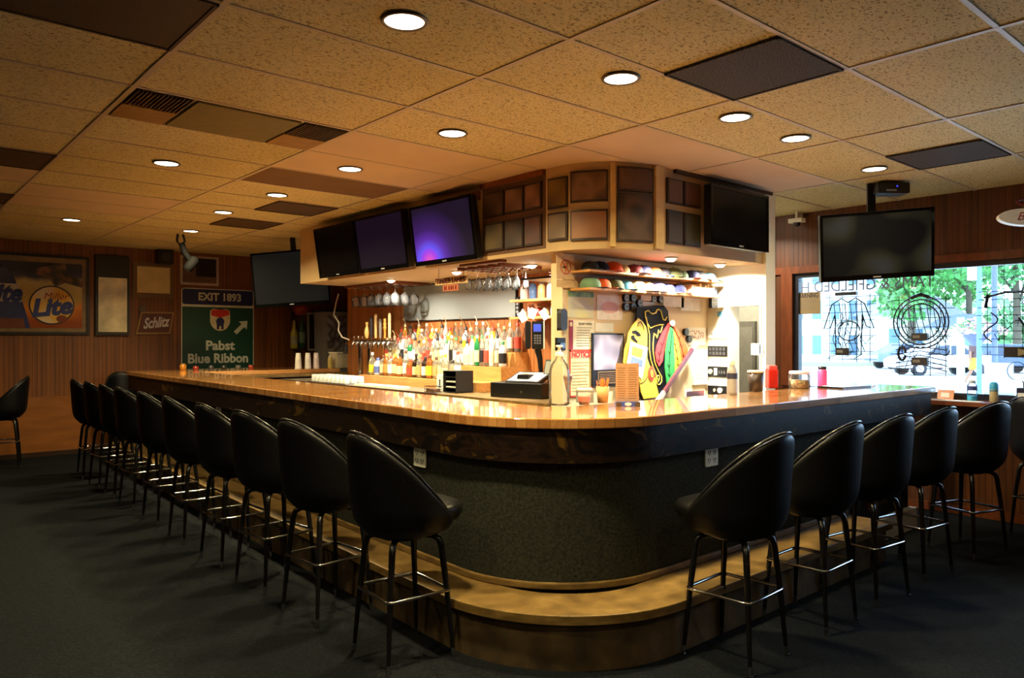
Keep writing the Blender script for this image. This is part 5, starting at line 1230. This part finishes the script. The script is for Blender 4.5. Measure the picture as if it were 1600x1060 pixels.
MB(M_).prism([(-.13+.02*w,.1*h+.08),(.0+.02*w,.1*h+.05),(.13+.02*w,.1*h+.09),(.13+.02*w,.1*h+.15),(.09+.02*w,.1*h+.17),(-.09+.02*w,.1*h+.17),(-.13+.02*w,.1*h+.15)], .014, .016).build('shield_red_top', pc((196,40,34), .4), t)
MB(M_).prism(ell(.02*w, .1*h-.01, .06, .065, 16), .014, .017).box(-.05+.02*w, -.015+.02*w, .1*h-.12, .1*h-.05, .014, .017).box(.015+.02*w, .05+.02*w, .1*h-.12, .1*h-.05, .014, .017).build('shield_ribbon', mat('ribbon_navy', (40,46,90), .4), t)
T2 = M_ @ Matrix.Translation((.32*w, .03*h, 0)) @ Matrix.Rotation(PI/4, 4, 'Z')
MB(T2).prism([(-.13,-.03),(.03,-.03),(.03,-.085),(.13,0),(.03,.085),(.03,.03),(-.13,.03)], .011, .014).build('arrow', M_sw, t)
# speaker and stage light near the ceiling
M_, w, h = wallrect((243, 388, 266, 414))
t = thing('wall_speaker', 'small black speaker near the ceiling above the cream picture', 'speaker', M=M_)
MB(M_).prism(rrect(w, h, .03), .0, .16).build('cabinet', M_black, t)
MB(M_).prism(ell(0, -.02, w*.33, w*.33, 18), .16, .165).build('cone', mat('speaker_grey', (44,44,46), .4), t)
p = at(286, 385, D=9.0); p.z = CEIL
t = thing('stage_light', 'black ceiling-hung stage light with clamp and small bright lens near the poster wall', 'light fixture', (p.x, p.y, 2.35))
T = Matrix.Translation(p)
MB(T).tube([(-.06,0,0),(-.07,0,-.08),(-.03,0,-.14),(.02,0,-.08),(.0,0,0)], .014, 8).build('clamp', M_black, t)
MB(T).tube([(-.02,0,-.1),(.02,0,-.22),(.08,0,-.3)], .035, 10).build('yoke', mat('matt_black', (12,12,13), .8, spec=.1), t)
MB(T @ Matrix.Translation((.1,0,-.34)) @ Matrix.Rotation(.6, 4, 'Y')).lathe([(.04,-.1),(.055,-.08),(.06,.06),(.03,.09),(0,.09)], n=16).build('can', mat('matt_black', (12,12,13), .8, spec=.1), t)
MB(T @ Matrix.Translation((.1,0,-.34)) @ Matrix.Rotation(.6, 4, 'Y')).lathe([(0,-.097),(.04,-.101)], n=16).build('lens', mat('blueish_lens', (70,90,120), .1), t)
# things under the big television
M_, w, h = wallrect((479, 489, 508, 548))
t = thing('framed_mirror', 'silver-framed dark bar mirror below the big television', 'mirror', M=M_)
frame_box(t, M_, w, h, .03, mat('silver_frame', (170,160,150), .3))
MB(M_).box(-w/2+.03, w/2-.03, -h/2+.03, h/2-.03, .001, .02).build('glass', mat('dim_mirror', (70,54,40), .08, metal=.7), t)
for i, (r, c_, lb) in enumerate([((451,500,462,545),(190,170,60),'yellow inflatable bottle hanging on the wall below the big television'), ((464,484,473,545),(30,70,44),'dark green inflatable bottle hanging next to the yellow one')]):
    M_, w, h = wallrect(r); t = thing('inflatable_bottle', lb, 'decoration', M=M_, group='inflatable bottles on the poster wall')
    T = M_ @ Matrix.Translation((0, -h/2, .07)) @ Matrix.Rotation(-PI/2, 4, 'X')
    MB(T).lathe([(w*.4,0),(w*.5,h*.04),(w*.5,h*.55),(w*.2,h*.72),(w*.16,h*.95),(0,h)], n=14).build('bottle_body', pc(c_, .4), t)
    MB(T).lathe([(w*.505,h*.15),(w*.505,h*.42)], n=14).build('label_band', pc((170,160,120) if i == 0 else (120,140,110), .4), t, fix=False)
    MB(M_).box(-.006, .006, h/2, h/2+.12, .001, .02).build('hanging_tab', M_black, t)
p = at(470, 484, Y=PW-.25)
t = tag(MB(Matrix.Translation((p.x, p.y, p.z-.0))).lathe([(0,-.1),(.08,-.07),(.12,0),(.1,.06),(0,.1)], n=18).build('red_globe', mat('dull_red_globe', (150,44,24), .4)), 'dull red round lamp globe behind the big television', 'lamp')
MB(Matrix.Translation(p)).tube([(0,0,.09),(0,0,CEIL-p.z)], .006, 6).build('cord', M_wire, t)
a = at(513, 487, Y=10.75); b = at(547, 487, Y=10.75); c = (a+b)/2
t = thing('game_cabinet', 'tall grey machine with blurred screen beyond the far bar end', 'machine', (c.x, c.y, 0))
F = frame((c.x, c.y, 0), b-a); w = (b-a).length
MB(F).box(-w/2, w/2, 0, a.z, -.4, 0).build('cabinet', mat('grey_cabinet', (168,164,166), .35), t)
MB(F).box(-w*.44, w*.44, a.z-.62, a.z-.06, 0, .006).build('blurred_front', soft_pic(44, [(226,226,230),(110,90,100),(206,200,206)]), t)
MB(F).box(-w/2-.02, w/2+.02, a.z, a.z+.03, -.42, .02).build('top_cap', M_black, t)

# ------------------------------------------------------------------ window ledge items
def led(px, back=.1): p = at(px, 620, X=XW-back); return Vector((p.x, p.y, LEDGE+.0005))
p = led(1519); T = Matrix.Translation(p)
t = thing('blue_liquid_bottle', 'clear bottle half full of bright blue liquid on the window ledge', 'bottle', p)
MB(T).lathe([(0,0),(.034,.001),(.036,.01),(.036,.045),(0,.046)], n=20).build('blue_liquid', mat('cyan_liquid', (60,190,230), .2), t)
MB(T).lathe([(.037,.0),(.038,.02),(.037,.13),(.025,.15)], n=20).build('bottle_body', M_barglass, t, fix=False)
MB(T).lathe([(.026,.148),(.028,.15),(.026,.172),(0,.174)], n=16).build('cap', mat('pale_cap', (190,200,214), .4), t)
MB(T).lathe([(.0383,.09),(.038,.125)], n=20).build('label_band', pc((70,80,140), .4), t, fix=False)
p = led(1553); T = Matrix.Translation(p)
t = thing('spray_can', 'tan and teal spray can with light blue cap on the window ledge', 'can', p)
MB(T).lathe([(0,0),(.03,.001),(.032,.005),(.032,.105),(.028,.112)], n=20).build('can_body', mat('tan_can', (176,156,112), .4), t)
MB(T).lathe([(.0325,.09),(.0325,.1)], n=20).build('teal_band', pc((20,120,150), .4), t, fix=False)
MB(T).lathe([(.0315,.104),(.032,.11),(.031,.145),(.022,.162),(0,.166)], n=20).build('cap', mat('sky_blue_cap', (60,170,220), .4), t)
p = led(1600, .12); T = Matrix.Translation(p)
t = thing('dark_pump_bottle', 'dark blue box-shaped bottle with pump at right edge on the ledge', 'bottle', p)
MB(T).box(-.05, .05, -.04, .04, 0, .13).build('bottle_body', mat('dark_violet', (34,28,60), .4), t, bevel=.005)
MB(T).tube([(0,0,.13),(0,0,.17),(-.03,0,.178)], .007, 8).build('pump', M_black, t)
MB(T).box(-.0515, -.05, -.03, .03, .03, .09).build('pale_label', M_paper, t)
p = led(1477, .1); T = Matrix.Translation(p)
t = thing('orange_packet', 'orange snack packet leaning at left end of the window ledge', 'packet', p)
MB(T @ Matrix.Rotation(.25, 4, 'Y')).prism(rrect(.012, .13, .004), 0, .085).build('packet_body', mat('orange_foil', (206,120,50), .3, var=.4, scale=40), t)
MB(T @ Matrix.Rotation(.25, 4, 'Y')).box(-.0075, -.006, -.03, .035, .02, .06).build('white_print', M_paper, t)
for i, (px, wd_) in enumerate(((1492,.2), (1440,.16), (1585,.14))):
    p = led(px, .17); T = Matrix.Translation(p) @ Matrix.Rotation(.2*i, 4, 'Z')
    tag(MB(T).box(-.05, .05, -wd_, wd_, 0, .004).build('ledge_papers', M_paper), ['flat white papers on the ledge beside the bar end','flat white papers on the ledge behind the bar end','flat white papers on the ledge at right edge of view'][i], 'paper')
# warning notice, white sheet, round sticker, window lettering
GLX = XW+.035
M_, w, h = onwall(1242, 457, 1282, 491, X=GLX)
t = thing('warning_notice', 'beige WARNING notice taped inside the window at left', 'sign', M=M_)
MB(M_).box(-w/2, w/2, -h/2, h/2, 0, .003).build('sheet', translucent('notice_beige', (176,150,110), .3), t)
text('heading', 'WARNING', .07, loc(M_, 0, h*.34, .0035), pc((60,56,60)), t, .001, fit=w*.86, bold=.001)
lines(t, M_, -w*.36, w*.36, -h*.3, h*.2, 5, pc((140,130,116)), th=.0042, seed=12)
M_, w, h = onwall(1538, 567, 1584, 623, X=GLX)
tag(MB(M_).box(-w/2, w/2, -h/2, h/2, 0, .003).build('window_sheet', translucent('translucent_paper', (240,244,255), .9)), 'blank white sheet standing against the glass behind the spray can', 'paper')
M_, w, h = onwall(1574, 566, 1604, 594, X=GLX)
t = thing('round_sticker', 'round clear sticker with dark outline on the window glass', 'sticker', M=M_)
MB(M_).tube([(w/2*math.cos(k*PI/16), h/2*math.sin(k*PI/16), .002) for k in range(32)], .003, 5, closed=True).build('ring', M_wire, t)
MB(M_).tube([(-w*.3, .0, .002), (w*.3, .0, .002)], .0012, 4).tube([(-w*.3, h*.15, .002), (w*.3, h*.15, .002)], .0012, 4).build('text_lines', pc((140,150,140)), t)
M_, w, h = onwall(1241, 434, 1474, 456, X=GLX)
t = thing('window_lettering', 'large grey letters across top of the window, reading backwards from inside', 'sign', M=M_)
MB(M_).box(-w/2, w/2, h/2+.004, h/2+.01, 0, .002).build('top_rule', pc((150,160,180)), t)
text('letters', 'TAMS & GFIELDED H', .155, loc(M_, 0, 0, .001), mat('vinyl_grey', (120,126,150), .5), t, .001, mirror=True, sx=.88)

# ------------------------------------------------------------------ unlit neon signs
NX = XW-.06
def neon(r, label, seed, shape, boxes):
    M_, w, h = onwall(*r, X=NX)
    t = thing('neon_sign', label, 'neon sign', M=M_)
    g = MB(M_)
    for x in (-.36, -.12, .14, .38): g.tube([(x*w, -h*.5, 0), (x*w, h*.42, 0)], .003, 5)
    q = random.Random(seed)
    for k in range(9):
        y = -h*.46+k*h*.105; g.tube([(-w*(.42+.1*q.random()), y, .002), (w*(.42+.1*q.random()), y, .002)], .003, 5)
    zz = WZ1+.02-M_.translation.z
    for x in (-.12, .14): g.tube([(w*x, h*.4, 0), (w*x, zz-.1, 0), (w*x, zz, -.04)], .002, 4)
    g.build('wire_grid', M_wire, t)
    tb = MB(M_)
    if shape == 'jersey':
        out = [(-.45,-.05),(-.3,.28),(-.12,.36),(.0,.3),(.14,.36),(.3,.28),(.47,-.05),(.33,-.02),(.26,.14),(.24,-.4),(-.22,-.4),(-.24,.14),(-.33,-.04)]
        tb.tube([(a*w, b*h, .02) for a, b in out], .006, 6, closed=True)
        tb.tube([(.02*w+.2*w*math.cos(k/3), -.08*h+.13*h*math.sin(k/3), .02) for k in range(19)], .006, 6)
        for k in range(6):
            x = -.26+.1*k; tb.tube([(x*w, .3*h, .02), ((x+.04)*w, .02*h, .02), ((x-.02)*w, -.2*h, .02), ((x+.06)*w, -.35*h, .02)], .0045, 5)
    elif shape == 'helmet':
        for s_ in (1, .86, .7):
            tb.tube([(s_*.44*w*math.cos(k*PI/14), .12*h+s_*.3*h*math.sin(k*PI/14), .02) for k in range(29)], .0065, 6)
        for k in range(7): tb.tube([((-.3+.1*k)*w, .32*h, .02), ((-.26+.1*k)*w, .12*h, .02), ((-.18+.1*k)*w, -.08*h, .02)], .004, 5)
        for k in range(5): tb.tube([(-.4*w, (-.2-.05*k)*h, .02), (0, (-.16-.05*k)*h, .02), (.42*w, (-.2-.06*k)*h, .02)], .005, 5)
        tb.tube([(-.3*w+.06*w*math.cos(k/2), -.24*h+.08*h*math.sin(k/2), .02) for k in range(13)], .012, 6)
        tb.tube([(-.15*w, .4*h, .02), (.0, .44*h, .02), (.15*w, .4*h, .02)], .016, 6)
    else:
        tb.tube([(-.4*w, .3*h, .02), (-.1*w, .36*h, .02), (.15*w, .36*h, .02), (.45*w, .2*h, .02)], .009, 6)
        tb.tube([(-.34*w, .34*h, .02), (-.38*w, .16*h, .02)], .013, 6)
        tb.tube([(.1*w, .02*h, .02), (.25*w, -.2*h, .02), (.3*w, -.3*h, .02)], .008, 6)
        tb.tube([(-.3*w+.1*w*math.sin(k/2), .1*h-.03*h*k, .02) for k in range(14)], .006, 6)
    for k in range(9):
        x, y = q.uniform(-.34,.34), q.uniform(-.4,.25); pts = []
        for s_ in range(7):
            pts.append((x*w, y*h, .014)); x = max(-.45, min(.45, x+q.uniform(-.11,.11))); y = max(-.46, min(.36, y+q.uniform(-.1,.1)))
        tb.tube(pts, .0035, 5)
    tb.build('glass_tubing', mat('dark_tubing', (26,28,40), .25), t)
    for (cx, cy, bw, bh, lab) in boxes:
        o = MB(M_).box(cx*w-bw/2, cx*w+bw/2, cy*h-bh/2, cy*h+bh/2, .004, .05).build('transformer_box', mat('brown_black_box', (36,30,26), .4), t, bevel=.003)
        if lab == 1: MB(M_).box(cx*w-bw*.4, cx*w+bw*.05, cy*h-.01, cy*h+.015, .05, .052).build('rating_label', pc((130,124,110)), o)
        if lab == 2: MB(M_).prism([(cx*w-.06, cy*h-.03), (cx*w-.06, cy*h+.03), (cx*w+.04, cy*h)], .05, .052).build('arrow_mark', pc((150,136,104)), o)
    return t
neon((1285, 450, 1370, 566), 'unlit jersey-shaped neon sign on black wire grid, left in the window', 1, 'jersey', [(-.08,-.36,.125,.07,1), (-.02,.42,.2,.03,0)])
neon((1392, 452, 1490, 588), 'unlit round neon sign on black wire grid, middle of the window', 2, 'helmet', [(.0,-.05,.13,.065,1), (.0,-.33,.13,.07,1)])
neon((1528, 440, 1640, 560), 'unlit neon sign on wire grid at right side of the window', 3, 'other', [(.3,.16,.12,.03,0), (.22,-.42,.32,.085,2)])

# ------------------------------------------------------------------ outside the window
M_pave = ramp_noise('pale_pavement', [(.3,(196,194,186)), (.7,(226,224,216))], scale=1.5, rough=.9)
GZ = -.12
struct(MB().box(XW+.2, 130, -60, 130, GZ-.2, GZ).build('street_ground', M_pave), 'sunlit pavement and street outside')
M_lawn = ramp_noise('lawn_green', [(.3,(110,160,90)), (.7,(150,196,120))], scale=3, rough=.9)
def out(px, D, z=GZ): p = at(px, 532, D=D); return Vector((p.x, p.y, z))
def ofr(px, D, z=GZ): return frame(out(px, D, z), RGT)
F = ofr(1330, 50); t = tag(MB(F).box(-9, 7, 0, .05, -3, 3).build('lawn_strip', M_lawn), 'strip of green lawn before the white building', 'lawn')
t['kind'] = 'structure'
# white building
F = ofr(1322, 56)
bd = thing('white_building', 'large white building with rows of windows across the street', 'building', M=Matrix.Translation(F.translation))
MB(F).box(-8.5, 4.6, 0, 9, -8, 0).build('facade', mat('white_siding', (236,236,236), .8, var=.03), bd)
M_pane = mat('pale_blue_pane', (110,140,170), .15)
for r_ in range(3):
    for k in range(9):
        x = -7.6+k*1.35; z0 = .55+r_*2.6
        f_ = MB(F).box(x-.4, x+.4, z0-.05, z0+1.5, 0, .05).build('window', M_white, bd)
        MB(F).box(x-.33, x+.33, z0+.02, z0+1.43, .05, .06).build('pane', M_pane, f_)
MB(F).box(-8.8, 4.9, 9, 9.5, -8.3, .3).build('roof_edge', pc((170,170,176)), bd)
F = ofr(1375, 52)
b2 = thing('cream_house', 'smaller pale house right of the white building', 'building', M=Matrix.Translation(F.translation))
MB(F).box(0, 5.5, 0, 3.4, -3.3, 0).build('house_wall', mat('cream_siding', (226,224,214), .8, var=.03), b2)
MB(F).prism([(-.4,3.4),(5.9,3.4),(2.75,5.2)], -3.6, .3).build('roof', pc((150,150,160)), b2)
for k in range(3):
    f_ = MB(F).box(.5+k*1.6, 1.4+k*1.6, 1.1, 2.5, 0, .05).build('window', M_white, b2); MB(F).box(.58+k*1.6, 1.32+k*1.6, 1.18, 2.42, .05, .06).build('pane', M_pane, f_)
F = ofr(1512, 48)
b3 = thing('white_garage', 'small white outbuilding with a window between the street poles', 'building', M=Matrix.Translation(F.translation))
MB(F).box(-1.1, 1.6, 0, 2.4, -3, 0).build('garage_wall', mat('white_siding', (236,236,236), .8, var=.03), b3)
MB(F).prism([(-1.3,2.4),(1.8,2.4),(.25,3.3)], -3.1, .2).build('roof', pc((120,126,146)), b3)
f_ = MB(F).box(-.2, .7, .9, 2.0, 0, .05).build('window', M_pane, b3)
# trees
def tree(px, D, H_, R_, label, seed, cx=0, n=2600, col=(74,140,66)):
    q = random.Random(seed); p = out(px, D); T = Matrix.Translation(p)
    t = thing('leafy_tree', label, 'tree', p, 'trees across the street')
    tr_ = MB(T).tube([(0,0,0), (.1,.05,H_*.25), (0,.1,H_*.5), (.1,0,H_*.75)], [.28,.22,.15,.05], 10)
    for k in range(6):
        a = k*1.05; tr_.tube([(0,0,H_*(.3+.06*k)), (R_*.4*math.cos(a), R_*.4*math.sin(a), H_*(.45+.06*k)), (R_*.7*math.cos(a), R_*.7*math.sin(a), H_*(.52+.06*k))], [.09,.06,.02], 6)
    tr_.build('trunk', mat('bark', (92,80,64), .9), t)
    vs = []; fs = []; blobs = [(q.uniform(-.6,.6)*R_, q.uniform(-.6,.6)*R_, H_*q.uniform(.34,.9), R_*q.uniform(.32,.55)) for _ in range(16)]
    for k in range(n):
        bx, by, bz, br = q.choice(blobs); v = Vector((q.gauss(0,1), q.gauss(0,1), q.gauss(0,1))).normalized()*br*q.uniform(.6,1.0)
        c = Vector((bx, by, bz))+v; s_ = q.uniform(.13,.26)
        e1 = Vector((q.gauss(0,1), q.gauss(0,1), q.gauss(0,1))).normalized(); e2 = e1.cross(v.normalized())
        if e2.length < .1: e2 = e1.cross(Vector((0,0,1)))
        e2.normalize(); i = len(vs); vs += [c-e1*s_, c-e2*s_*.6, c+e1*s_, c+e2*s_*.6]; fs.append((i, i+1, i+2, i+3))
    MB(T).add(vs, fs).build('foliage', ramp_noise('foliage_%d' % seed, [(.3, tuple(int(v*.7) for v in col)), (.7, tuple(min(255, int(v*1.3)) for v in col))], scale=1.2, rough=.6), t, fix=False)
    return t
tree(1425, 44, 11, 4.0, 'broad leafy tree in middle of the window view', 1, n=5200)
tree(1515, 52, 13, 4.6, 'tall leafy tree behind the street poles', 2, n=5200, col=(90,150,70))
tree(1590, 46, 12, 4.0, 'leafy tree at right edge of the window view', 3, n=4200, col=(80,140,80))
tree(1462, 60, 12, 4.4, 'distant leafy tree behind the parked cars', 4, n=3800, col=(96,156,80))
# poles
for px, D, r_, h_, c_, lb in ((1530,20,.065,5.5,(90,116,190),'bluish street pole, left of the two tall poles'), (1554,20,.075,5.5,(84,92,130),'grey street pole, right of the two tall poles'), (1501,26,.13,2.4,(150,180,150),'pale green post near the parked white car')):
    p = out(px, D); t = thing('street_pole', lb, 'pole', p); T = Matrix.Translation(p)
    MB(T).lathe([(r_,0),(r_*.9,h_),(0,h_)], n=14).build('pole_shaft', pc(c_, .5), t)
    MB(T).lathe([(r_*1.6,0),(r_*1.6,.12),(r_,.16)], n=14).build('pole_base', pc(c_, .5), t)
    if px == 1530: MB(T @ Matrix.Rotation(-YAW, 4, 'Z')).box(-.3, -.02, .0, .03, 3.2, 3.8).build('pole_sign', M_white, t)
p = out(1525, 21); T = Matrix.Translation(p+Vector((0,0,0)))
t = thing('hanging_flower_basket', 'hanging basket of pink and white flowers outside the window', 'flowers', p)
MB(T).tube([(.35,0,0),(.35,0,2.6),(.2,0,2.75),(0,0,2.7)], .025, 8).build('stand', pc((90,100,130), .5), t)
MB(T).lathe([(.1,1.45),(.35,1.75),(.38,1.82),(0,1.82)], n=18).tube([(0,0,1.8),(0,0,2.7)], .008, 5).build('basket', pc((90,96,140), .6), t)
q = random.Random(8); vs = []; fs = []
def petals(n, col, nm, sd):
    q = random.Random(sd); m_ = MB(T)
    for k in range(n):
        a = q.uniform(0,6.28); r_ = q.uniform(.0,.85); z = 1.78+(.45*(1-r_**2))*q.uniform(.3,1)-.12*r_; s_ = .035
        m_.prism([(r_*math.cos(a)+s_*math.cos(b), r_*math.sin(a)+s_*math.sin(b)) for b in (0,1.26,2.5,3.77,5)], z, z+.03)
    m_.build(nm, col, t)
petals(230, pc((244,170,180), .7), 'pink_blossoms', 1); petals(120, pc((246,240,236), .7), 'white_blossoms', 2); petals(160, pc((90,140,70), .7), 'leaves', 3)
# cars
def car(px, D, col, label, flip=1):
    F = ofr(px, D); t = thing('parked_car', label, 'car', M=Matrix.Translation(F.translation), group='cars parked across the street')
    s = flip
    body = [(-2.1,.35),(-2.15,.7),(-1.9,.85),(-1.2,.95),(-.6,1.42),(.7,1.45),(1.45,1.0),(2.1,.9),(2.15,.4)]
    MB(F).prism([(x*s, y) for x, y in body], -1.7, 0).build('body', pc(col, .25), t, bevel=.06)
    MB(F).prism([(x*s, y) for x, y in [(-1.0,.95),(-.52,1.34),(.05,1.37),(.05,.95)]], 0, .01).prism([(x*s, y) for x, y in [(.12,.95),(.12,1.37),(.64,1.36),(1.15,.97)]], 0, .01).build('side_windows', mat('car_glass', (50,60,76), .1), t)
    for x in (-1.3, 1.3):
        T = F @ Matrix.Translation((x*s, .32, -.2)); w_ = MB(T).prism(ell(0, 0, .32, .32, 22), 0, .22).build('wheel', mat('tyre', (30,30,34), .7), t)
        MB(T).prism(ell(0, 0, .18, .18, 16), .22, .235).build('hubcap', pc((190,190,196), .3), w_)
        T = F @ Matrix.Translation((x*s, .32, -1.7)); MB(T).prism(ell(0, 0, .32, .32, 22), 0, .22).build('wheel', mat('tyre', (30,30,34), .7), t)
    MB(F).box(2.08*s if s > 0 else -2.16, 2.16 if s > 0 else -2.08, .6, .75, -1.6, -.1).build('lights', pc((220,200,190), .3), t)
    return t
car(1482, 34, (206,212,222), 'white car parked beside the pale green post')
car(1432, 42, (110,124,160), 'blue-grey car parked behind the round neon sign', -1)
car(1580, 36, (70,84,110), 'dark blue car parked at right side of the window view', -1)
# white awning / canopy
F = ofr(1380, 40)
# ------------------------------------------------------------------ pedestrian
def person():
    F = ofr(1522, 27) @ Matrix.Rotation(-PI/2, 4, 'X')
    p = out(1522, 27)
    root = thing('person', 'person walking past outside in dark brown top and yellow shorts', 'person', p)
    V = [(0,0,.92),(0,0,1.12),(0,0,1.32),(0,0,1.46),(0,.0,1.53),(0,-.01,1.62),(0,-.01,1.72),
         (.17,0,1.40),(.21,-.06,1.14),(.2,-.16,.93),(.19,-.19,.84), (-.17,0,1.40),(-.21,.07,1.14),(-.2,.06,.92),(-.19,.04,.83),
         (.09,0,.86),(.1,-.16,.5),(.1,-.1,.1),(.1,-.22,.04), (-.09,0,.86),(-.1,.08,.48),(-.1,.26,.14),(-.1,.2,.04)]
    E_ = [(0,1),(1,2),(2,3),(3,4),(4,5),(5,6),(3,7),(7,8),(8,9),(9,10),(3,11),(11,12),(12,13),(13,14),(0,15),(15,16),(16,17),(17,18),(0,19),(19,20),(20,21),(21,22)]
    R_ = [.13,.12,.14,.09,.05,.085,.075,.055,.04,.032,.03,.055,.04,.032,.03,.09,.06,.04,.035,.09,.06,.04,.035]
    me = bpy.data.meshes.new('body'); me.from_pydata(V, E_, []); o = bpy.data.objects.new('body', me); C.objects.link(o); o.parent = root; WM['body'] = WM[root.name]
    me.materials.append(pc((150,104,80), .6)); sk = o.modifiers.new('skin', 'SKIN'); ss = o.modifiers.new('sub', 'SUBSURF'); ss.levels = 2; ss.render_levels = 2
    for v, r in zip(me.skin_vertices[0].data, R_): v.radius = (r, r)
    me.skin_vertices[0].data[0].use_root = True
    T = WM[root.name]
    MB(T).lathe([(.17,.98),(.165,1.1),(.175,1.3),(.16,1.42),(.075,1.48)], n=16).tube([(.15,0,1.41),(.2,-.02,1.2)], [.075,.065], 10).tube([(-.15,0,1.41),(-.2,.02,1.2)], [.075,.065], 10).build('shirt', pc((90,60,56), .8), root)
    MB(T).lathe([(.165,.82),(.17,.92),(.165,1.0)], n=16).tube([(.09,0,.9),(.1,-.12,.58)], [.11,.105], 12).tube([(-.09,0,.9),(-.1,.06,.57)], [.11,.105], 12).build('shorts', pc((232,190,50), .8), root)
    MB(T).lathe([(.1,1.66),(.1,1.74),(.07,1.8),(0,1.82)], c=(0,0,0), n=14).build('hair', pc((44,32,28), .8), root)
    for x, y in ((.1,-.2), (-.1,.22)): MB(T).tube([(x, y+.1, .04), (x, y-.12, .035)], [.045,.035], 8).build('shoe', pc((226,226,226), .6), root)
    root.rotation_euler.z = -YAW+.8
person()
# far hedge closing the view
F = ofr(1420, 75)
q = random.Random(77); m_ = MB(F); vs = []; fs = []
for k in range(3000):
    c = Vector((q.uniform(-24, 24), q.uniform(0, 7)*q.uniform(.4,1), q.uniform(-2, 0))); s_ = q.uniform(.3,.6)
    e1 = Vector((q.gauss(0,1), q.gauss(0,1), q.gauss(0,.4))).normalized()*s_; e2 = Vector((q.gauss(0,1), q.gauss(0,1), q.gauss(0,.4))).normalized()*s_; i = len(vs)
    vs += [c-e1, c-e2, c+e1, c+e2]; fs.append((i, i+1, i+2, i+3))
tag(m_.add(vs, fs).build('tree_line', ramp_noise('far_foliage', [(.3,(80,130,80)),(.7,(130,180,120))], scale=.4, rough=.7), None, fix=False), 'far line of green trees closing the street view', 'trees', kind='stuff')
